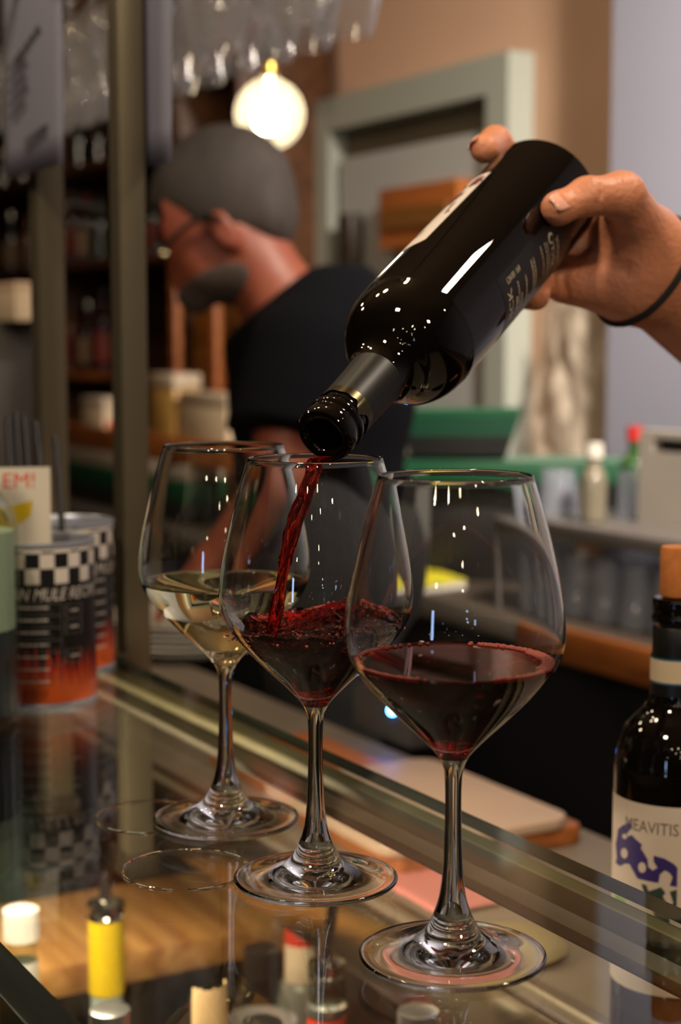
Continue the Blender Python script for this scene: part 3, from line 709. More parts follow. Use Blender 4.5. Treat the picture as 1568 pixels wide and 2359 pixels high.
case_bottle(962, 2325, 1.17, 'bottle with a flat silver cap below the front right glass', 1, m_grey, m_clear, rn=.0125, lab=m_pink, labz=(.3, .8), sh=.78)
case_bottle(603, 2352, 1.12, 'bottle with a black cap at the very bottom of the picture', 1, m_black, m_bottle, r=.027, rn=.012)
# far row lying in the dark beyond the ledge
for k, (px, py, t, c, lb) in enumerate(((268, 1880, 1.95, (60, 14, 12), 'dark red bottle neck showing under the glass left of the rear left glass'), (60, 1850, 1.9, (30, 40, 36), 'dark green bottle neck under the glass below the tin cans'))):
    p = at(px, py, t); bb = thing('bottle', lb, 'bottle', (p.x, p.y, ZB + .0003)); hh = p.z - ZB
    MB().lathe(bottle_prof(hh, .036, .0145, hh * .6, hh * .72) + [(0, hh)], 32).build('bottle_body', pm('row_glass_%d' % k, c, .12), bb)
# ------------------------------------------------------------------ tin cans
m_tin = pm('tin_inside', (170, 176, 190), .35, metal=.6); m_ck = pm('can_white', (208, 200, 190), .4, coat=.3); m_bk = pm('can_black', (18, 16, 16), .35, coat=.3)
m_fl1 = pm('flame_red', (176, 44, 16), .4, coat=.3); m_fl2 = pm('flame_orange', (208, 88, 30), .4, coat=.3); m_gr = pm('can_grey', (110, 106, 104), .5); m_gold = pm('can_rim_tin', (150, 136, 92), .3, metal=.8)
def tin_can(px, py, label, turn, text):
    p = at_z(px, py, ZT); p.z = ZT + .0003; face = math.atan2(-p.y, -p.x); t = thing('tin_can', label, 'tin can', p, face, 'black tins with a chequered band and flames')
    r = .0425; H = .1275
    MB().lathe([(0, .003), (r - .002, .003), (r - .001, 0), (r + .001, .0006), (r + .001, .0025), (r, .004), (r, H - .004), (r + .0012, H - .003), (r + .0012, H - .0005), (r, H), (r - .001, H - .001), (r - .0015, H - .004), (r - .0015, .006), (0, .006)], 72).build('tin_body', [m_tin], t)
    body = MB(); patch(body, 0, 2 * math.pi, .0045, H - .0045, r + .0003, na=72, nz=1); lab = body.build('wrap_label', m_bk, t)
    mb = MB(); N = 24; w_ = 2 * math.pi / N
    for row in range(2):
        z1 = H - .0075 - row * .0118
        for i in range(N):
            if (i + row) % 2 == 0: patch(mb, i * w_, (i + 1) * w_, z1 - .0118, z1, r + .0005, 0, 4)
    patch(mb, 0, 2 * math.pi, H - .0075, H - .0045, r + .0005, 0, 72)
    for i in range(0, N, 2): patch(mb, (i + .1) * w_, (i + .95) * w_, H - .0078, H - .0062, r + .0007, 1, 3)
    mb.build('chequered_band', [m_ck, m_bk], lab)
    mb = MB(); random.seed(int(px))
    for i in range(64):
        a = i * 2 * math.pi / 64; hh = .032 + .020 * random.random(); 
        for (m_, k, dz) in ((0, 1.0, 0), (1, .62, 0)):
            top = .012 + (hh - .012) * k; wd_ = .085 * (1 if m_ == 0 else .8); z0 = .004
            sk = random.uniform(-.04, .04); rr = r + .0005 + .0002 * m_
            pts = [(a - wd_, z0), (a + wd_, z0), (a + wd_ * .8, top * .55), (a + sk, top), (a - wd_ * .7, top * .5)]
            mb.add([(rr * math.cos(x), rr * math.sin(x), z) for x, z in pts], [(0, 1, 2, 4), (4, 2, 3)], m_)
    mb.build('flames', [m_fl1, m_fl2], lab)
    mb = MB(); rr = r + .0010
    c = turn
    v, f = text_geo(text, .0125); mb.add([cyl_map((x * .82 + y * .25, .0880 + y * 1.05), rr, c) for x, y in v], f)
    mb.build('lettering', m_ck, lab)
    mb = MB()
    for k in range(7):
        z = .0775 - k * .0095; a0, a1 = c - .75, c + .26
        patch(mb, a0, a1, z + .0040, z + .0045, rr, 1, 8); textline(mb, a0 + .05, a1 - .22, z + .001, .0018, rr, 0); patch(mb, a0, a1 - .12, z - .0024, z - .0021, rr, 1, 6)
    patch(mb, c + .26, c + .27, .013, .082, rr, 1, 1)
    for k in range(3):
        z = .0800 - k * .0125 - (k == 2) * .010; patch(mb, c + .34, c + .36, z - .010, z, rr, 1, 1); patch(mb, c + .68, c + .70, z - .010, z, rr, 1, 1); patch(mb, c + .34, c + .70, z - .0004, z, rr, 1, 4); patch(mb, c + .34, c + .70, z - .0104, z - .010, rr, 1, 4); textline(mb, c + .44, c + .62, z - .005, .0018, rr, 0)
    mb.build('small_print', [m_ck, m_gr], lab)
    mb = MB()
    for k, da in enumerate((-.42, -.24, -.06)):
        for q in range(3):
            a = q * 2.1 + .5; pts = [(c + da + (.0030 * math.cos(a + d) * s_) / rr, .0125 + .0030 * math.sin(a + d) * s_) for d, s_ in ((-.7, 1), (.5, 1), (.6, 1.35), (.8, .8), (.4, .62), (-.6, .62))]
            mb.add([(rr * math.cos(x), rr * math.sin(x), z) for x, z in pts], [(0, 1, 4, 5), (1, 2, 3, 4)])
    mb.build('recycling_marks', m_bk, lab)
    return t, p
tc1, pc1 = tin_can(97, 1608, 'front flame-printed tin can, its mule recipe lettering facing the camera', .10, 'ITALIAN MULE RECIPE')
tc2, pc2 = tin_can(150, 1534, 'rear flame-printed tin can, mostly hidden behind the front one', .9, 'ITALIAN MULE RECIPE')
# flyer and straws standing in the front can
fp = Vector((pc1.x - .004, pc1.y - .008, 0)); fc = at(20, 1165, 1.27); fz0 = ZT + .010
fo = thing('flyer_card', 'cream flyer with red letters and a yellow patch standing in the front tin can', 'flyer', (pc1.x, pc1.y, fz0), math.atan2(-pc1.y, -pc1.x) + math.pi / 2)
q0 = at(116, 1075, 1.27); HF = q0.z - fz0
MB().box(-.068, .0095, -.0002, .0002, 0, HF).build('card', pm('flyer_cream', (212, 204, 186), .55), fo, smooth=False)
mb = MB(); v, f = text_geo('EM!', .017); mb.add([(-.0145 + x, -.0004, HF - .011 + y) for x, y in v], f, 0)
pts = [(-.040, HF - .034), (-.022, HF - .030), (-.004, HF - .026), (-.006, HF - .038), (-.020, HF - .048), (-.042, HF - .050)]; mb.add([(x, -.0004, z) for x, z in pts], [tuple(range(6))], 1)
pts = [(-.028, HF - .034), (-.0265, HF - .034), (-.023, HF - .042), (-.0245, HF - .042)]; mb.add([(x, -.0006, z) for x, z in pts], [(0, 1, 2, 3)], 2)
mb.build('card_print', [pm('flyer_red', (214, 60, 40), .6), m_yel, m_black], fo, smooth=False)
for k, (px, py) in enumerate(((18, 962), (38, 950), (56, 958), (82, 972), (128, 1004))):
    tip = at(px, py, 1.33); base = Vector((pc1.x - .022 + .011 * k, pc1.y + .014 + .004 * (k % 2), ZT + .012))
    o = MB().tube([base, base.lerp(tip, .5), tip], .0026, 10).build('drinking_straw', pm('straw_black', (22, 24, 32), .35)); recentre(o, base)
    tag(o, ['black straw leaning furthest left from the front tin can', 'tallest black straw in the front tin can', 'black straw just right of the tallest one', 'black straw second from the right in the tin', 'black straw leaning to the right in front of the steel post'][k], 'straw', 'black straws in the tin can')
# ribbed clear bottle cut by the left edge
p = at_z(-62, 1662, ZT); rb_ = thing('ribbed_bottle', 'clear ribbed glass bottle with pale contents cut by the left edge', 'bottle', (p.x, p.y, ZT + .0003))
rib = lambda a, z: 1 + (.018 * math.cos(a * 26) if .012 < z < .145 else 0)
MB().lathe(smoothp([(0, .006), (.024, .002), (.033, .001), (.0352, .004), (.0352, .012), (.0352, .07), (.0352, .135), (.0348, .148), (.030, .162), (.020, .174), (.014, .186), (.0125, .205), (.0125, .235)], 4), 156, rib=rib).build('bottle_body', m_clear, rb_, auto=80)
MB().lathe([(0, .070), (.0325, .070), (.0325, .142), (0, .142)], 48).build('pale_filling', pm('pale_green_fill', (150, 166, 146), .4), rb_)
MB().lathe([(0, .008), (.0325, .008), (.0325, .069), (0, .069)], 48).build('dark_filling', pm('dark_blue_fill', (44, 54, 62), .3), rb_)
MB().lathe([(0, .24), (.014, .24), (.0145, .222), (.0128, .222)], 40).build('cap', m_grey, rb_)
# ------------------------------------------------------------------ paper notices hung at the posts
def notice(px0, px1, pyb, n, label, deco):
    a = sn(at_n(px0, pyb, n)); b = sn(at_n(px1, pyb, n)); z0 = sn(at_n(px1, pyb, n))[2]; wd_ = b[0] - a[0]; hh = .42
    t = thing('paper_notice', label, 'notice', W(a[0], n, z0), RZ, 'paper notices hanging at the steel posts'); mb = MB(); vs = []; fs = []; nx, nz = 8, 14
    for j in range(nz + 1):
        for i in range(nx + 1): x = wd_ * i / nx; z = hh * j / nz; vs.append((x, .0012 * math.sin(3 * x / wd_ * 2 + z * 9) - .0005, z))
    for j in range(nz):
        for i in range(nx): k = j * (nx + 1) + i; fs.append((k, k + 1, k + nx + 2, k + nx + 1))
    o = mb.add(vs, fs).build('sheet', pm('paper_bluegrey', (116, 116, 132), .75), t); md = o.modifiers.new('s', 'SOLIDIFY'); md.thickness = .0003
    if deco:
        mb = MB(); random.seed(5); yf = -.0035
        def bar(x, z, w_, h_, sl=.35, mi=0): mb.add([(x, yf, z), (x + w_, yf, z + w_ * sl), (x + w_, yf, z + w_ * sl + h_), (x, yf, z + h_)], [(0, 1, 2, 3)], mi)
        for k in range(7): bar(wd_ * (.42 + k * .055) , .018 + k * .0014, wd_ * .022, .011 + .003 * random.random())
        bar(wd_ * .42, .030, wd_ * .38, .0022, .12)
        for k in range(5): bar(wd_ * .16, .055 + k * .0115, wd_ * (.22 + .1 * random.random()), .004, .25)
        for k in range(5): bar(wd_ * (.26 + k * .09), .105 + k * .0045, wd_ * .07, .007, .2)
        for k in range(4): bar(wd_ * (.06 + .07 * k), .125 + .012 * k, wd_ * .12, .006, .9)
        mb.build('dark_print', pm('print_dark', (44, 44, 56), .7), t, smooth=False)
        mb = MB()
        for k in range(30):
            a = 2 * math.pi * k / 30; L_ = .026 + .008 * random.random(); c = Vector((wd_ * .98, yf, .178)); d = Vector((math.cos(a), 0, math.sin(a))); nn = Vector((-d.z, 0, d.x)) * .0022
            q = [c + nn * 2, c + d * L_, c - nn * 2, c + d * L_ * .5 - nn * 2.4]
            if all(v_.x < wd_ for v_ in q[1:2]): mb.add([q[0], q[1], q[2]], [(0, 1, 2)])
        mb.build('leaf_print', pm('print_green', (34, 62, 30), .7), t, smooth=False)
notice(12, 148, 378, .5225, 'pale notice with diagonal print and a green leaf motif at the far left', True)
notice(262, 398, 372, .566, 'blank pale notice hanging behind the right-hand steel post', False)
# ------------------------------------------------------------------ bottle with white label standing on the bench
p = at(1560, 1375, 1.02); zb = .9203
b2 = wine_bottle('wine_bottle', 'upright dark wine bottle with white label and cork on the bench at right', loc=(p.x, p.y, zb)); face = math.atan2(-p.y, -p.x); b2.rotation_euler = (0, 0, face)
MB().lathe([(0, .301), (.0105, .301), (.0112, .303), (.0112, .330), (.0104, .332), (0, .332)], 40).build('cork', wood('cork', (176, 100, 44), (200, 124, 60), (60, 60, 60), .8), b2)
MB().lathe([(.0150, .236), (.0162, .2355), (.0156, .252), (.0150, .268), (.0149, .2815), (.0146, .282)], 48).build('foil_capsule', m_foil, b2)
mb = MB(); patch(mb, 0, 2 * math.pi, .2480, .2620, lambda z: .0160, 0, 48); patch(mb, 0, 2 * math.pi, .2620, .2632, .01605, 1, 48); patch(mb, 0, 2 * math.pi, .2468, .2480, .01605, 1, 48)
mb.build('paper_collar', [m_cream, pm('teal_line', (40, 90, 110), .5)], b2)
mb = MB(); patch(mb, R(-100), R(100), .055, .1755, rb, na=40, nz=2); lw = mb.build('front_label', m_white_p if False else pm('label_cream', (206, 190, 172), .55), b2)
def lp(zx, zy):
    """label drawing grid: across -> angle, down -> height"""
    px = 1380 + zx / 6.74; py = 1750 + zy / 6.74; s_ = max(-.97, min(.99, (px - 1560) / 139)); phi = math.asin(s_); top = 1772 + 30 * math.cos(phi)
    return (phi, .1755 - (py - top) / 3560)
mb = MB(); rp2 = rb + .00015
P1 = [(570, 620), (600, 690), (560, 750), (520, 800), (530, 850), (600, 810), (660, 870), (760, 940), (740, 1000), (800, 1080), (850, 1160), (860, 1270), (930, 1320), (1000, 1270), (940, 1180), (940, 1090), (1100, 1120), (1240, 1190), (1300, 1250), (1300, 1540), (1190, 1530), (1230, 1400), (1180, 1330), (1110, 1300), (1040, 1370), (1020, 1500), (700, 1465), (640, 1370), (570, 1260), (490, 1270), (430, 1320), (350, 1290), (370, 1200), (345, 1000), (400, 930), (370, 870), (380, 760), (450, 690)]
poly_on_cyl(mb, [lp(*q) for q in P1][::-1], rp2); mb.build('horse_print', pm('print_indigo', (52, 36, 104), .6), lw)
mb = MB(); rp3 = rp2 + .0001
for cx, cy, rx, ry in ((490, 1110, 55, 80), (770, 1290, 60, 80), (490, 850, 38, 40)): poly_on_cyl(mb, [lp(cx + rx * math.cos(t), cy + ry * math.sin(t)) for t in [2 * math.pi * i / 14 for i in range(14)]], rp3)
mb.build('print_gap', MATS['label_cream'], lw)
mb = MB(); P2 = [(760, 1540), (840, 1550), (870, 1640), (960, 1740), (1020, 1700), (970, 1600), (1060, 1560), (1130, 1640), (1090, 1700), (1180, 1840), (1250, 1790), (1190, 1620), (1300, 1580), (1300, 1860), (1200, 1940), (1200, 2340), (990, 2260), (960, 1960), (890, 1780), (800, 1650)]
poly_on_cyl(mb, [lp(*q) for q in P2][::-1], rp2); mb.build('tree_print', pm('print_dark_green', (44, 62, 52), .6), lw)
mb = MB(); ctext(mb, 'MEAVITIS', .0108, R(-22), .1610, rp2, sx=.84); mb.build('lettering', pm('print_grey_brown', (110, 98, 88), .6), lw)
mb = MB(); poly_on_cyl(mb, [lp(350, 1760), (lp(350, 1760)[0], lp(350, 1760)[1] - .006), (lp(510, 1840)[0], lp(510, 1900)[1]), lp(510, 1810)][::1], rp2); mb.build('green_mark', pm('print_lime', (130, 180, 40), .6), lw)
mb = MB(); textline(mb, R(-62), R(-34), lp(550, 1640)[1], .0018, rp2); textline(mb, R(-60), R(-42), lp(450, 1720)[1], .0012, rp2); mb.build('small_print', MATS['print_grey_brown'], lw)
# ------------------------------------------------------------------ on the work bench
def board(px0, py0, px1, py1, depth, th, z, name, label, m, cat, rad=.02, n_off=0):
    a = sn(at_z(px0, py0, z + th)); b = sn(at_z(px1, py1, z + th)); s0, s1 = a[0], b[0]; n1 = b[1] + n_off
    bm = bmesh.new(); pts = []
    for cx, cy, a0 in ((s1 - s0 - rad, -rad, 0), (rad, -rad, 90), (rad, -depth + rad, 180), (s1 - s0 - rad, -depth + rad, 270)):
        for k in range(6): q = R(a0 + k * 18); pts.append((cx + rad * math.cos(q), cy + rad * math.sin(q)))
    mb = MB(); N = len(pts); mb.add([(x, y, 0) for x, y in pts] + [(x, y, th) for x, y in pts], [tuple(range(N))[::-1], tuple(range(N, 2 * N))] + [(i, (i + 1) % N, N + (i + 1) % N, N + i) for i in range(N)])
    o = mb.build(name, m, loc=W(s0, n1, z), rz=RZ, bevel=.0015); tag(o, label, cat); return o
board(1010, 1775, 1345, 1898, .20, .018, .9203, 'chopping_board', 'orange wooden chopping board under the pale one', m_owood, 'chopping board', .01)
board(965, 1745, 1325, 1880, .20, .010, .9386, 'chopping_board', 'pale plastic chopping board with rounded corners and yellowish stains', pm('board_plastic', (180, 154, 132), .5, var=.12, vscale=9), 'chopping board', .022)
board(690, 1686, 925, 1772, .13, .020, .9203, 'wooden_plank', 'orange wooden plank on the bench behind the glass stems', m_owood, 'plank', .008)
g = at_z(965, 1735, .9203); dv = thing('bench_device', 'small dark bench device with a glowing blue light', 'device', (g.x, g.y + .05, .9203), RZ)
MB().box(-.10, .03, -.03, .03, 0, .055).build('casing', pm('casing_dark_grey', (52, 50, 50), .4), dv, bevel=.006)
q = at(968, 1702, 1.78); MB().ball((0, 0, 0), .0045, 12).build('blue_light', pm('led_blue', (40, 120, 255), .3, emit=(.05, .30, 1), es=60), dv, loc=(-.004, -.031, .040))
g = at_z(430, 1500, .9203); random.seed(2)
for k in range(6):
    o = MB().lathe(smoothp([(0, .002), (.060, .002), (.066, 0), (.070, .002), (.105, .012), (.125, .016), (.1255, .018), (.104, .0155), (.070, .006), (0, .005)], 3), 56).build('plate', m_white_p, loc=(g.x + random.uniform(-.003, .003), g.y + random.uniform(-.003, .003), .9205 + k * .0080))
    tag(o, ['white dinner plate at the bottom of the stack behind the white wine', 'white dinner plate second from the bottom of the stack', 'white dinner plate third from the bottom of the stack', 'white dinner plate third from the top of the stack', 'white dinner plate second from the top of the stack', 'white dinner plate on top of the stack behind the white wine'][k], 'plate', 'plates stacked on the bench')
g = at_z(1185, 2195, .9245); o = MB().lathe([(0, .004), (.030, .004), (.037, .001), (.040, 0), (.041, .001), (.038, .004), (.031, .008), (0, .0085)], 48).build('round_lid', pm('lid_khaki', (150, 134, 84), .5), loc=(g.x, g.y + .012, .9245)); tag(o, 'round khaki lid lying on the bench edge seen through the glass top', 'lid')
g = at_z(1060, 2075, .9205); mb = MB(); vs = []; fs = []
for j in range(9):
    for i in range(13): x = (i / 12 - .5) * .16; y = (j / 8 - .5) * .09; vs.append((x, y, .0012 + .004 * abs(noise.noise(Vector((x * 30, y * 30, 7))))))
for j in range(8):
    for i in range(12): k = j * 13 + i; fs.append((k, k + 1, k + 14, k + 13))
o = mb.add(vs, fs).build('pink_paper', pm('paper_pink', (196, 120, 112), .7), loc=(g.x - .02, g.y + .05, .9205), rz=RZ); md = o.modifiers.new('s', 'SOLIDIFY'); md.thickness = .0005; md.offset = 1; tag(o, 'crumpled pinkish paper on the bench behind the front right stem', 'paper')
# ------------------------------------------------------------------ back bench along the wall
bb = thing('back_bench', 'long dark back bench with a wooden front edge along the wall', 'back bench', W(-2, 1.86, 0), RZ)
MB().box(-4.5, 5, -.26, .20, .875, .92).build('bench_top', pm('back_bench_top', (70, 60, 52), .45), bb, bevel=.003)
swd = sn(at_n(1235, 1440, 1.6))[0] + 2
MB().box(swd, 5, -.275, -.261, .865, .922).build('wooden_edge', m_owood, bb, bevel=.003)
MB().box(-4.5, swd - .003, -.272, -.261, .875, .922).build('grey_edge', pm('edge_grey', (96, 88, 80), .4), bb, bevel=.003)
for k in range(8):
    MB().box(-4.4 + k * 1.15, -3.30 + k * 1.15, -.25, .19, .02, .87).build('cupboard_front', pm('cupboard_black', (14, 13, 14), .4), bb, bevel=.004)
# glass rack on the right
a = sn(at_n(1180, 1240, 1.66)); rk = thing('glass_rack', 'grey metal rack holding rows of upturned glasses', 'rack', W(a[0], 1.84, .9205), RZ)
m_rack = pm('rack_grey', (122, 116, 114), .4, metal=.4)
MB().box(0, 1.5, -.2, .2, .135, .160).build('rack_shelf', m_rack, rk, bevel=.003)
MB().box(0, 1.5, .19, .2, .0, .134).build('rack_back', m_rack, rk, smooth=False)
for x in (0, .75, 1.49): MB().box(x, x + .01, -.2, -.19, 0, .134).build('rack_leg', m_rack, rk, smooth=False)
m_tum = mixfilm('tumbler_glass', (150, 156, 170), .30, .08)
def upturned(name, label, group, loc, r, h, first=[None]):
    key = name
    if upturned.c.get(key) is None:
        me = MB().lathe([(0, h), (r * .78, h), (r * .82, h - .003), (r, 0), (r - .002, 0), (r * .8 - .002, h - .006), (0, h - .006)], 24).build(name, m_tum, loc=loc); upturned.c[key] = me; o = me
    else: o = upturned.c[key].copy(); C.objects.link(o); o.location = loc
    tag(o, label, 'glass', group); return o
upturned.c = {}
q_board = sn(at_n(1482, 1120, 1.78))[0]
for row in range(2):
    for k in range(10):
        upturned('tumbler', 'upturned tumbler, %s from the left in the %s row of the rack' % (ORD[k], ('front', 'rear')[row]), 'tumblers in the lower tier of the rack', W(a[0] + .06 + k * .078 + row * .03, 1.70 + row * .12, .9207), .032, .105)
for k in range(8):
    if a[0] + .05 + k * .10 > q_board - .05: continue
    upturned('stemless_glass', 'upturned round glass on the rack, %s from the left' % ORD[k], 'round glasses on top of the rack', W(a[0] + .05 + k * .10, 1.72 + .09 * (k % 2), 1.0807), .038, .080)
def plain_bottle(px, py, n, z, h, r, rn, col, label, capc=None, capr=None, band=None, rough=.12, alpha=None):
    """py: unused height hint; stands on z"""
    q = at_n(px, py, n); t = thing('bottle', label, 'bottle', (q.x, q.y, z + .0003))
    m = pm('bottle_tone_%d_%d_%d' % col, col, rough, coat=.3)
    MB().lathe(bottle_prof(h, r, rn, h * .55, h * .72) + [(0, h)], 24).build('bottle_body', m, t)
    if capc: MB().lathe([(0, h + .002), (rn + .002, h + .002), (rn + .003, h - .022), (rn, h - .022)], 20).build('cap', capc, t)
    if band: MB().lathe([(r + .0005, h * .15), (r + .0008, h * .152), (r + .0008, h * .45)], 24).build('label', band, t)
    return t
plain_bottle(1368, 1060, 1.70, 1.0805, .130, .022, .012, (118, 112, 96), 'squat bottle with a white cap on the rack', m_white_p)
plain_bottle(1462, 1040, 1.86, 1.0805, .150, .026, .012, (40, 74, 34), 'green bottle with a red cap on the rack beside the white board', pm('cap_red', (170, 24, 26), .4))
q = sn(at_n(1482, 1120, 1.78)); cr = thing('white_crate_board', 'white plastic board with a handle slot standing on the rack', 'board', W(q[0], 1.78, 1.0805), RZ)
mb = MB(); H_ = .155; mb.box(0, .50, -.012, .012, 0, H_ - .035).box(0, .035, -.012, .012, H_ - .035, H_).box(.14, .50, -.012, .012, H_ - .035, H_).box(.035, .14, -.012, .012, H_ - .012, H_); mb.build('board_panel', pm('board_white', (166, 160, 152), .5), cr, smooth=False)
MB().box(.035, .14, .004, .010, H_ - .035, H_ - .012).build('handle_slot', m_dark, cr, smooth=False)
# clear crumpled plastic bag hanging against the wall
pb = at_n(1330, 690, 2.14); mb = MB(); vs = []; fs = []; nx, nz = 26, 30
for j in range(nz + 1):
    for i in range(nx + 1):
        u = i / nx * 2 - 1; v = j / nz; wd_ = .09 + .14 * (1 - v) ** .8; x = u * wd_
        y = -.04 * (1 - u * u) * (.4 + .6 * (1 - v)) + .02 * noise.noise(Vector((x * 14, v * 4, 1))) + .012 * noise.noise(Vector((x * 40, v * 9, 4))); vs.append((x, y, -v * .0 + v * .46 - .46))
for j in range(nz):
    for i in range(nx): k = j * (nx + 1) + i; fs.append((k, k + 1, k + nx + 2, k + nx + 1))
o = mb.add(vs, fs).build('plastic_bag', mixfilm('bag_film', (226, 214, 196), .5, .25), loc=(pb.x, pb.y, pb.z - .0), rz=RZ); tag(o, 'translucent crumpled plastic bag hanging against the wall at right', 'bag')
# stacks of green and black trays
def tray(name, px, py, n, z, wd_, dp, h, col, label, group=None, flare=.12, rot=1.0):
    q = at_n(px, py, n); t = MB(); w0 = wd_ / 2 * (1 - flare); w1 = wd_ / 2; d0 = dp / 2 * (1 - flare); d1 = dp / 2; th = .006
    def ring(w_, d_, z_): return [(-w_, -d_, z_), (w_, -d_, z_), (w_, d_, z_), (-w_, d_, z_)]
    vs = ring(w0, d0, 0) + ring(w1, d1, h) + ring(w1 - th, d1 - th, h) + ring(w0 - th, d0 - th, th)
    fs = [(3, 2, 1, 0), (12, 13, 14, 15)]
    for l in range(3):
        for i in range(4): j = (i + 1) % 4; fs.append((l * 4 + i, l * 4 + j, l * 4 + 4 + j, l * 4 + 4 + i))
    o = t.add(vs, fs).build(name, pm('tray_%s' % col[0], col[1], .45), loc=(q.x, q.y, z), rz=RZ + rot, bevel=.002); tag(o, label, 'tray', group); return o
GR = ('green', (10, 68, 42)); BK = ('black', (22, 20, 20)); DG = ('dark_green', (14, 58, 40))
zz = .9205
tray('storage_box', 1150, 1150, 1.84, zz, .30, .11, .190, BK, 'black box under the long green tray', flare=.03)
tray('green_tray', 1205, 1080, 1.86, zz + .1903, .49, .14, .046, GR, 'long green tray lying on a black box behind the front glass', flare=.02)
z2 = zz + .1906 + .0465
for k, (cl, lb) in enumerate(((BK, 'black tray at the bottom of the flared stack'), (BK, 'black tray second from the bottom of the stack'), (DG, 'dark green tray in the middle of the stack'), (DG, 'dark green tray second from the top of the stack'), (GR, 'green tray on top of the flared stack'))):
    tray('stacked_tray', 1055, 1000, 1.80, z2 + k * .0185, .20 + k * .012, .11, .018, cl, lb, 'flared stack of green and black trays', flare=.05)
# left: green tray with white trays
tray('storage_box', 300, 1200, 1.74, zz, .95, .15, .050, BK, 'black box under the green tray at left', flare=.02, rot=0)
tray('green_tray', 300, 1150, 1.74, zz + .0503, .95, .15, .060, GR, 'green tray at left seen between the two steel posts', flare=.02, rot=0)
tray('white_tray', 300, 1090, 1.74, zz + .1106, .95, .15, .045, ('white', (170, 158, 140)), 'pale tray lying on the left green tray', flare=.02, rot=0)
q = at_z(985, 1352, .9205); yc = thing('white_board', 'white board on the back bench under the yellow cloth', 'board', (q.x, q.y, .9205), RZ)
MB().box(-.24, .05, -.065, .06, 0, .012).build('board_panel', m_white_p, yc, bevel=.004)
mb = MB(); vs = []; fs = []
for j in range(13):
    for i in range(19): x = (i / 18 - .5) * .28 - .09; y = (j / 12 - .5) * .12; vs.append((x, y, .0135 + .004 * abs(noise.noise(Vector((x * 22, y * 22, 2)))) + .006 * (1 - (2 * i / 18 - 1) ** 2)))
for j in range(12):
    for i in range(18): k = j * 19 + i; fs.append((k, k + 1, k + 20, k + 19))
o = mb.add(vs, fs).build('yellow_cloth', pm('cloth_yellow', (200, 190, 30), .8), loc=(q.x, q.y, .9205), rz=RZ + .1); md = o.modifiers.new('s', 'SOLIDIFY'); md.thickness = .001; md.offset = 1; tag(o, 'yellow cleaning cloth spread on the white board behind the front glass', 'cloth')
# ------------------------------------------------------------------ wall shelves at the left
shs = thing('wall_shelf_unit', 'dark brown wall shelf unit full of bottles behind the man', 'shelf', W(-4.3, 2.044, 0), RZ)
s_r = sn(at_n(648, 260, 2.03))[0] + 4.3; s_l = -2.6
for z in (1.26, 1.62, 1.93, 2.17): MB().box(s_l, s_r, -.14, .14, z, z + .022).build('shelf_board', m_dwood if z > 1.3 else m_owood, shs, bevel=.002)
MB().box(s_l, s_r, .14, .155, 1.26, 2.5).build('back_panel', pm('panel_brown', (74, 46, 26), .6, var=.2, vscale=4, stretch=(1, 6, 1)), shs, smooth=False)
for x in (s_l, -1.2, 0.0, s_r - .02): MB().box(x, x + .022, -.14, .14, .93, 2.45).build('upright', m_dwood, shs, bevel=.002)
# orange wooden frame in front of it
q0 = sn(at_n(392, 800, 1.82)); q1 = sn(at_n(560, 800, 1.82)); of = thing('wooden_crate_frame', 'orange wooden crate frame standing on the back bench left of the man', 'crate', W(q0[0], 1.867, .9205), RZ)
L_ = q1[0] - q0[0] + .15
zt_ = 1.56 - .92
for x in (0, L_ * .42, L_): MB().box(x, x + .045, -.05, -.03, 0, zt_).build('slat', m_owood, of, bevel=.002)
for z in (.10, .33, zt_ - .05): MB().box(0, L_ + .045, -.029, -.012, z, z + .05).build('slat', m_owood, of, bevel=.002)
MB().box(0, L_ + .045, .02, .03, 0, zt_).build('crate_back', wood('amber_wood', (120, 74, 26), (160, 102, 40)), of, smooth=False)
q0 = sn(at_n(165, 990, 1.70)); q1 = sn(at_n(575, 990, 1.70)); z_ = 1.379 - .0530 * 4.3
ob = thing('wooden_box', 'long orange wooden box on the pale tray between the posts', 'box', W(q0[0], 1.72, zz + .156), RZ)
zo = zz + .156; Lb = q1[0] - q0[0]
for y in (-.055, .045): MB().box(0, Lb, y, y + .01, 0, .065).build('side_board', m_owood, ob, bevel=.002)
for x in (0, Lb - .01): MB().box(x, x + .01, -.045, .045, 0, .065).build('end_board', m_owood, ob, bevel=.002)
MB().box(.01, Lb - .01, -.045, .045, 0, .008).build('bottom_board', m_owood, ob, smooth=False)
def boxthing(name, px0, px1, py, n, z0, z1, dp, m, label, cat, lid=None, rz=RZ, bev=.004):
    a = at_n(px0, py, n); b = at_n(px1, py, n); a.z = b.z = z0; sa, sb = sn(a)[0], sn(b)[0]
    t = thing(name, label, cat, W((sa + sb) / 2, n + dp / 2, z0), RZ); hw = (sb - sa) / 2
    MB().box(-hw, hw, -dp / 2, dp / 2, 0, (z1 - z0) * (.82 if lid else 1)).build('carton' if cat != 'appliance' else 'casing', m, t, bevel=bev)
    if lid: MB().box(-hw - .002, hw + .002, -dp / 2 - .002, dp / 2 + .002, (z1 - z0) * .82 + .0003, z1 - z0).build('lid', lid, t, bevel=bev)
    return t
def zat(px, py, n): return at_n(px, py, n).z
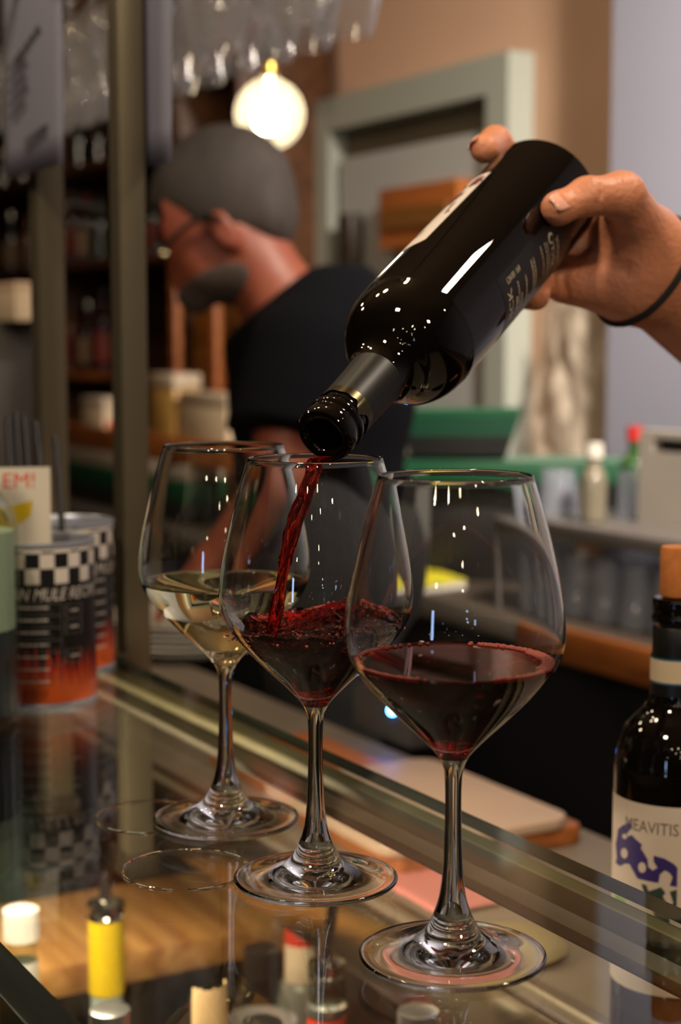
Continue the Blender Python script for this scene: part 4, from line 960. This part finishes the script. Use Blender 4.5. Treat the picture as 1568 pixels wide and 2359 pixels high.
# stands on the long wooden box
for (px0, px1, y0, mm, lb, n) in ((413, 522, 905, m_cream, 'cream container beside the man on the long wooden box', 1.683), (345, 400, 860, pm('amber_jar', (190, 150, 80), .4), 'amber container right of the inner steel post', 1.683), (188, 238, 915, m_cream, 'cream carton between the two steel posts', 1.683)):
    boxthing('container', px0, px1, y0, n, zo + .0083, max(zo + .03, zat((px0 + px1) / 2, y0, n)), .075, mm, lb, 'container', lid=pm('lid_tone', (188, 172, 150), .5))
q = at_n(252, 930, 1.70); o = MB().lathe([(0, 0), (.022, 0), (.022, .004), (.004, .075), (0, .078)], 24).build('red_cone', m_red, loc=(q.x, q.y, zo + .0085)); tag(o, 'small red cone-shaped object beside the cream carton', 'container')
# dark panel and pale sheet behind the left post
gp = at_n(90, 900, .98); a0 = sn(at_n(-60, 900, .98)); a1 = sn(at_n(186, 900, .98)); zt0 = zat(186, 742, .98)
bx = thing('dark_cabinet', 'dark grey upright panel of an appliance behind the left steel post', 'appliance', W(a0[0], 1.06, .9203), RZ); Lx = a1[0] - a0[0]
bx.location = W(a0[0], .93, .9203)
MB().box(0, Lx, -.12, .01, 0, zt0 - .9203).build('casing', pm('casing_charcoal', (52, 46, 42), .5), bx, bevel=.006)
MB().box(.02, Lx - .02, -.123, -.1205, .05, zt0 - .9203 - .04).build('front_plate', pm('plate_charcoal', (46, 40, 37), .35), bx, bevel=.001)
s_a = sn(at_n(-40, 700, .86)); s_b = sn(at_n(62, 700, .86)); pt = thing('paper_box', 'pale pinkish paper box on the dark appliance at far left', 'box', W(s_a[0], .88, zt0 + .0003), RZ)
MB().box(0, s_b[0] - s_a[0], -.04, .04, 0, .05).build('carton', m_cream, pt, bevel=.002); MB().box(-.001, s_b[0] - s_a[0] + .001, -.041, .041, .0503, .062).build('lid', pm('lid_pinkish', (206, 176, 150), .6), pt, bevel=.002)
# bottles on the shelves
random.seed(21)
cols = [(40, 14, 10), (24, 18, 14), (60, 24, 12), (20, 28, 20), (90, 60, 30), (34, 20, 30)]
lbs = ['cream label', 'red label', 'no label', 'white label', 'dark glass']
k = 0
for shelf_name, z, xs in (('lowest', 1.282, (20, 60, 165, 205, 240)), ('second lowest', 1.642, (30, 70, 150, 175, 205, 235, 360)), ('second highest', 1.952, (15, 60, 140, 190, 235, 420, 470)), ('top', 2.192, (160, 210, 405, 440, 475, 510, 545, 580))):
    for i_, px in enumerate(xs):
        q = at_n(px, 400, 2.0); s_ = sn(q)[0]; p = W(s_ , 1.99, z)
        col = random.choice(cols); band = random.choice([pm('old_cream', (120, 100, 76), .6), pm('old_red', (96, 30, 20), .5), None, None, None]); hh = .20 + .09 * random.random() if z < 1.6 else .26 * random.uniform(.75, 1)
        if z > 1.9 and z < 2.1: hh = .15 + .04 * random.random()
        if z > 2.1: col = random.choice([(150, 110, 20), (130, 30, 20), (90, 84, 70), (60, 66, 20)]); hh = .16 + .1 * random.random()
        t = thing('shelf_bottle', 'bottle on the %s wall shelf, %s from the left' % (shelf_name, ORD[i_]), 'bottle', (p.x, p.y, z + .0003), 0, 'bottles on the wall shelves')
        r_ = .036; MB().lathe(bottle_prof(hh, r_, .013, hh * .6, hh * .78) + [(0, hh)], 20).build('bottle_body', pm('bottle_tone_%d_%d_%d' % col, col, .12, coat=.3), t)
        if band: MB().lathe([(r_ + .0005, hh * .12), (r_ + .001, hh * .125), (r_ + .001, hh * .5)], 20).build('label', band, t)
        MB().lathe([(0, hh + .002), (.0145, hh + .002), (.0155, hh - .02), (.013, hh - .02)], 16).build('cap', random.choice([m_black, m_black, pm('old_red', (96, 30, 20), .5), m_grey]), t); k += 1
rr0 = sn(at_n(396, 130, 1.885)); rr1 = sn(at_n(603, 130, 1.885))
rc = thing('red_shelf_cloth', 'red cloth edging along the top shelf above the man', 'cloth', W(rr0[0], 1.886, 2.10), RZ); vs = []; fs = []; N = 40; Lr = rr1[0] - rr0[0]
for i in range(N + 1):
    x = Lr * i / N
    for z in (0.0 + .012 * abs(math.sin(i * .4)), .05, .089): vs.append((x, .003 * math.sin(i * .8), z))
for i in range(N):
    for j in range(2): q = i * 3 + j; fs.append((q, q + 3, q + 4, q + 1))
o = MB().add(vs, fs).build('cloth_edging', pm('cloth_red', (150, 22, 14), .7), rc); md = o.modifiers.new('s', 'SOLIDIFY'); md.thickness = .002
# brown sheet shaped and coloured as a wall shadow, right of the bulb
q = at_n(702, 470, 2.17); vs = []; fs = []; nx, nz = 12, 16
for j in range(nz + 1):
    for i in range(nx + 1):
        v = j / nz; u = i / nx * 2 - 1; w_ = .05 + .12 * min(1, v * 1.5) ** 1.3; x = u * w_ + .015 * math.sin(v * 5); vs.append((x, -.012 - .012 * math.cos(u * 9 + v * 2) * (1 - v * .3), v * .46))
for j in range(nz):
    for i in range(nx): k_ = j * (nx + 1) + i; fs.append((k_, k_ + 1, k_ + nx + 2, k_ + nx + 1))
o = MB().add(vs, fs).build('wall_shadow_sheet', pm('shadow_brown', (96, 70, 48), .85), loc=q, rz=RZ); tag(o, 'brown sheet standing in for a shadow on the wall between the glowing bulb and the door', 'cloth')
def bulb_glass():
    m = sheet_glass('bulb_glass', (.96, .94, .86), .03); nt = m.node_tree; out = nt.nodes['Material Output']; src = out.inputs[0].links[0].from_socket
    tl = nt.nodes.new('ShaderNodeBsdfTranslucent'); tl.inputs[0].default_value = (.9, .88, .74, 1); mx = nt.nodes.new('ShaderNodeMixShader'); mx.inputs[0].default_value = .16
    nt.links.new(src, mx.inputs[1]); nt.links.new(tl.outputs[0], mx.inputs[2]); nt.links.new(mx.outputs[0], out.inputs[0]); return m
# ------------------------------------------------------------------ pendant bulb
pc = at(621, 263, 2.9); pl = thing('pendant_bulb', 'glowing clear globe bulb hanging above the man', 'light bulb', pc)
rg = .0615
MB().lathe([(rg * math.sin(a), -rg * math.cos(a)) if 0 < i < 28 else (0 if i == 0 else .016, -rg * math.cos(a)) for i, a in [(i, math.pi * .915 * i / 28) for i in range(29)]] + [(.0155, rg * 1.08), (.0135, rg * 1.2)], 48).build('globe', bulb_glass(), pl)
MB().lathe([(0, .062), (.0135, .062), (.0140, .088), (.012, .092), (0, .092)], 24).build('screw_cap', pm('brass_cap', (200, 160, 80), .25, metal=1), pl)
MB().lathe([(0, .090), (.018, .090), (.020, .096), (.020, .148), (.012, .158), (0, .158)], 24).build('socket', pm('socket_black', (30, 28, 26), .4), pl)
MB().tube([(0, 0, .158), (0, 0, 2.899 - pc.z)], .003, 8).build('cable', m_black, pl)
MB().lathe([(0, -.034), (.014, -.032), (.025, -.024), (.031, -.009), (.031, .006), (.025, .022), (.012, .030), (.006, .040), (.005, .062), (0, .062)], 24).build('glowing_core', pm('filament_glow', (255, 240, 200), .5, emit=(1, .84, .60), es=34), pl)
# ------------------------------------------------------------------ overhead rack with hanging glasses
base = sn(at_n(672, 52, .88)); zr = at_n(672, 52, .88).z
rk2 = thing('overhead_glass_rack', 'dark overhead rack that wine glasses hang from upside down', 'rack', W(base[0] - 1.9, .88, zr + .222), RZ)
for k in range(4): MB().box(-.3, 2.05, -.075 + k * .062, -.060 + k * .062, 0, .012).build('rail', m_black, rk2, bevel=.002)
MB().box(-.3, 2.05, -.09, .18, .0125, .03).build('rack_top', m_dwood, rk2, bevel=.003)
for x in (-.2, 1.95): MB().box(x, x + .02, -.01, .01, .0305, 2.899 - zr - .222).build('hanger', m_black, rk2, smooth=False)
iF = next(i for i, p in enumerate(so) if p[1] > .0225 and p[0] < .02)
first = None; rows = [(base[0] - k * .102, .88) for k in range(0, 12)] + [(base[0] - .051 - k * .102, .975) for k in range(0, 12)]
m_hang = add_translucent(sheet_glass('hanging_glass', (.93, .93, .93), .04), .10)
for k, (s_, n_) in enumerate(rows):
    if k in (1,): continue
    hl = 'clear glass hanging from the rack, %s from the right in its %s row' % (ORD[(k - (k > 1)) if k < 12 else k - 12], 'front' if k < 12 else 'rear')
    if first is None:
        first = thing('wine_glass', hl, 'wine glass', W(s_, n_, zr + .2215), 0, 'hanging glasses on the overhead rack', rot=(math.pi, 0, 0))
        lip = [(so[-1][0] - .0005, so[-1][1] + .0006)]
        MB().lathe([(0, so[0][1])] + so[1:iF + 1:2], 32).build('foot', m_hang, first); MB().lathe(so[iF:][::2] + lip + INN[::-3], 32).build('bowl', m_hang, first); continue
    r = first.copy(); C.objects.link(r); r['label'] = hl; r.location = W(s_, n_, zr + .2215)
    for ch in list(first.children): c = ch.copy(); C.objects.link(c); c.parent = r
# ------------------------------------------------------------------ the man behind the bar
TM = 2.46
def H(px, py, dt=0): return at(px, py, TM + dt)
man_base = Vector((H(720, 900).x, H(720, 900).y, 0)); man = thing('person', 'grey-haired man in a black polo and glasses, head bowed, behind the bar', 'person', man_base)
pxm = TM / FPX
def V(*p): return tuple(p)
rt = Euler((0, R(-28), 0)).to_matrix()
hc = H(508, 452)
def headf(P):
    d = ell(P, tuple(hc), (.102, .076, .092), rt)
    d = smin(d, ell(P, tuple(H(440, 540)), (.058, .056, .085), Euler((0, R(-32), 0)).to_matrix()), .03)
    d = smin(d, ell(P, tuple(H(500, 620)), (.058, .054, .045), Euler((0, R(-25), 0)).to_matrix()), .03)
    d = smin(d, cap(P, H(398, 560), H(376, 612), .010, .013), .012)
    d = smin(d, cap(P, H(408, 640), H(418, 655), .010, .010), .012)
    d = smin(d, cap(P, H(445, 682), H(452, 690), .020, .018), .02)
    d = smin(d, cap(P, H(385, 540, -.03), H(398, 530, .03), .012, .012), .012)
    for s in (-1, 1): d = smin(d, smax(ell(P, tuple(H(515, 530, s * .077)), (.020, .010, .034), rt), -ell(P, tuple(H(512, 532, s * .089)), (.012, .008, .022), rt), .006), .004)
    d = smin(d, cap(P, H(565, 560), H(660, 720), .058, .060), .03)
    return d
def bodyf(P):
    d = headf(P)
    # chest / torso under the shirt, arms, hands, hips, legs
    d = smin(d, cap(P, H(728, 860), H(740, 1150), .09, .10), .06); d = smin(d, cap(P, H(660, 720), H(735, 860), .060, .09), .03)
    for s, sh, el, wr_ in ((-1, H(640, 820, -.19), H(655, 1110, -.20), H(470, 1300, -.16)), (1, H(720, 800, .19), H(700, 1120, .17), H(500, 1330, .08))):
        d = smin(d, cap(P, sh, el, .044, .040), .02); d = smin(d, cap(P, el, wr_, .040, .026), .015)
        hd = wr_ + (wr_ - el).normalized() * .05; d = smin(d, cap(P, wr_, hd, .026, .024), .015)
        for k in range(4):
            off = Vector((0, (k - 1.5) * .018, 0)); f1 = hd + off + (wr_ - el).normalized() * .03; f2 = f1 + (wr_ - el).normalized() * .028 + Vector((0, 0, -.012)); d = smin(d, smin(cap(P, hd + off, f1, .010, .009), cap(P, f1, f2, .009, .007), .003), .005)
        d = smin(d, cap(P, wr_, wr_ + Vector((-.02, -s * -.035, -.03)), .012, .009), .008)
    return d
m_mskin = pm('man_skin', (134, 68, 46), .5, var=.12, vscale=20)
pts = [H(300, 250, -.4), H(1000, 1500, .4)]
lo = (min(p.x for p in pts), TM * .9 - .35, H(700, 1480).z); hi = (max(p.x for p in pts), TM + .42, H(600, 270).z)
o = sdf_obj('body', bodyf, lo, hi, .0085, m_mskin, man, 1); o.data.transform(Matrix.Translation(-man_base))
def hairf(P):
    d = ell(P, tuple(hc + Vector((.002, 0, .004))), (.111, .084, .101), rt)
    # cut along the hair line: keep what lies above and behind
    a = np.array(H(348, 500), np.float32); b = np.array(H(470, 520), np.float32); c = np.array(H(668, 560), np.float32); q = P
    def below(p0, p1): e = p1 - p0; nn = np.array([-e[2], 0, e[0]], np.float32); nn /= np.linalg.norm(nn); return -((q - p0) @ nn)
    cut = np.maximum(below(a, b), below(b, c)) if False else below(a, c)
    d = smax(d, cut, .01)
    d = smin(d, smax(ell(P, tuple(H(610, 500)), (.050, .066, .060)), -ell(P, tuple(H(560, 600)), (.06, .1, .05)), .01), .02)
    return smax(d, -ell(P, tuple(H(405, 560)), (.052, .09, .060)), .008)
m_hair = pm('hair_grey', (56, 49, 44), .75, var=.5, vscale=60, bump=.8, bscale=180, stretch=(1, 1, .3))
o = sdf_obj('hair', hairf, tuple(hc - Vector((.14, .12, .14))), tuple(hc + Vector((.16, .12, .14))), .005, m_hair, man, 1); o.data.transform(Matrix.Translation(-man_base))
def beardf(P):
    d = smax(ell(P, tuple(H(500, 628)), (.062, .058, .046), Euler((0, R(-25), 0)).to_matrix()), -(headf(P) + .0), .0001)
    d = headf(P) - .004; d = smax(d, ell(P, tuple(H(505, 660)), (.075, .08, .036), Euler((0, R(-28), 0)).to_matrix()), .006); return d
o = sdf_obj('beard', beardf, tuple(H(500, 650) - Vector((.11, .1, .08))), tuple(H(500, 650) + Vector((.11, .1, .08))), .005, pm('beard_grey', (62, 50, 42), .85, var=.3, vscale=80), man, 1); o.data.transform(Matrix.Translation(-man_base))
def shirtf(P):
    d = cap(P, H(728, 790), H(740, 1160), .135, .125)
    d = smin(d, ell(P, tuple(H(730, 780)), (.10, .20, .10)), .05)
    for s, sh, el in ((-1, H(678, 820, -.17), H(640, 1060, -.21)), (1, H(730, 800, .17), H(700, 985, .19))):
        slv = cap(P, sh, el, 0.072, .082); d = smin(d, slv, .035)
    col = smax(smin(cap(P, H(650, 720), H(728, 672), .078, .058), cap(P, H(700, 740), H(745, 900), .11, .14), .04), -cap(P, H(540, 520), H(650, 700), .060, .061), .004); d = smin(d, col, .03)
    # hem of the sleeve
    return d
def shirt2(P):
    d = shirtf(P); ax_ = np.array((H(640, 1060, -.21) - H(678, 820, -.17)).normalized(), np.float32); c0 = np.array(H(640, 1006, -.2), np.float32)
    near = (P[:, 1] < float(H(0, 0, -.09).y)) | (P[:, 1] > float(H(0, 0, .10).y) + .0)
    cut = np.where((P[:, 1] < TM - .11) | (P[:, 1] > TM + .16), (P - c0) @ ax_, -1); d = np.maximum(d, cut)
    top = (P - np.array(H(700, 618), np.float32)) @ np.array((-.05, 0, .998), np.float32); col2 = (P - np.array(H(640, 684), np.float32)) @ np.array((-.62, 0, .785), np.float32); return smax(smax(d, top, .006), col2, .01)
m_shirt = pm('polo_black', (9, 10, 14), .95, spec=.1, bump=.3, bscale=60)
o = sdf_obj('polo_shirt', shirt2, (H(480, 900).x, TM - .36, 1.02), (H(1010, 900).x, TM + .36, H(600, 560).z), .008, m_shirt, man, 1); o.data.transform(Matrix.Translation(-man_base))
def trouf(P):
    hp_ = H(745, 1180); d = ell(P, tuple(hp_ + Vector((0, 0, -.08))), (.15, .19, .16))
    for s in (-1, 1):
        k_ = Vector((man_base.x + .02, man_base.y + s * .10, .50)); a_ = Vector((man_base.x + .05, man_base.y + s * .11, .09)); d = smin(d, cap(P, hp_ + Vector((0, s * .09, -.12)), k_, .095, .068), .03); d = smin(d, cap(P, k_, a_, .068, .052), .02)
    return d
o = sdf_obj('trousers', trouf, (man_base.x - .25, man_base.y - .3, .03), (man_base.x + .35, man_base.y + .3, 1.2), .014, pm('trouser_black', (18, 18, 20), .9), man, 1); o.data.transform(Matrix.Translation(-man_base))
for s in (-1, 1):
    c_ = Vector((man_base.x + .05, man_base.y + s * .11, .04)); f_ = lambda P, c_=c_: smax(smin(ell(P, tuple(c_ + Vector((-.06, 0, .0))), (.11, .045, .04)), ell(P, tuple(c_ + Vector((.02, 0, .02))), (.07, .045, .055)), .02), -(P[:, 2] - .0005), .004)
    o = sdf_obj('shoe', f_, tuple(c_ - Vector((.2, .08, .06))), tuple(c_ + Vector((.15, .08, .1))), .008, m_black, man, 1); o.data.transform(Matrix.Translation(-man_base))
gl_ = thing('eyeglasses', 'black-framed eyeglasses on the bowed man, with an added glint ball', 'glasses', H(380, 580, -.06))
G0 = H(380, 580, -.06)
mb = MB(); mb.tube([H(378, 570, -.062) - G0, H(430, 520, -.080) - G0, H(478, 492, -.088) - G0, H(512, 506, -.090) - G0], [.0042, .0038, .0036, .003], 10); mb.build('temple', m_black, gl_)
mb = MB(); mb.tube([H(392, 555, .062) - G0, H(440, 520, .080) - G0, H(500, 505, .090) - G0], .0036, 8); mb.build('temple', m_black, gl_)
ld = (H(345, 572) - H(395, 548)).normalized()
for s in (-1, 1):
    c_ = H(372, 578, s * .033) - G0; u1 = Vector((0, 1, 0)); u2 = ld.cross(u1).normalized(); ring = [c_ + u1 * .025 * math.cos(t) + u2 * .019 * math.sin(t) for t in [2 * math.pi * i / 24 for i in range(25)]]
    MB().tube(ring, .0022, 8, cap=False).build('rim', m_black, gl_)
    MB().add([c_] + ring[:-1], [(0, 1 + i, 1 + (i + 1) % 24) for i in range(24)]).build('lens', m_sheet, gl_)
MB().tube([H(374, 574, -.010) - G0, H(366, 570, 0) - G0, H(374, 574, .010) - G0], .002, 8).build('bridge', m_black, gl_)
MB().ball(H(377, 584, -.064) - G0, .0055, 10, sc_=(1.3, .6, .8)).build('glint_ball', pm('glint_metal', (235, 215, 170), .12, metal=1), gl_)  # bright ball added as the highlight at the corner of the frame
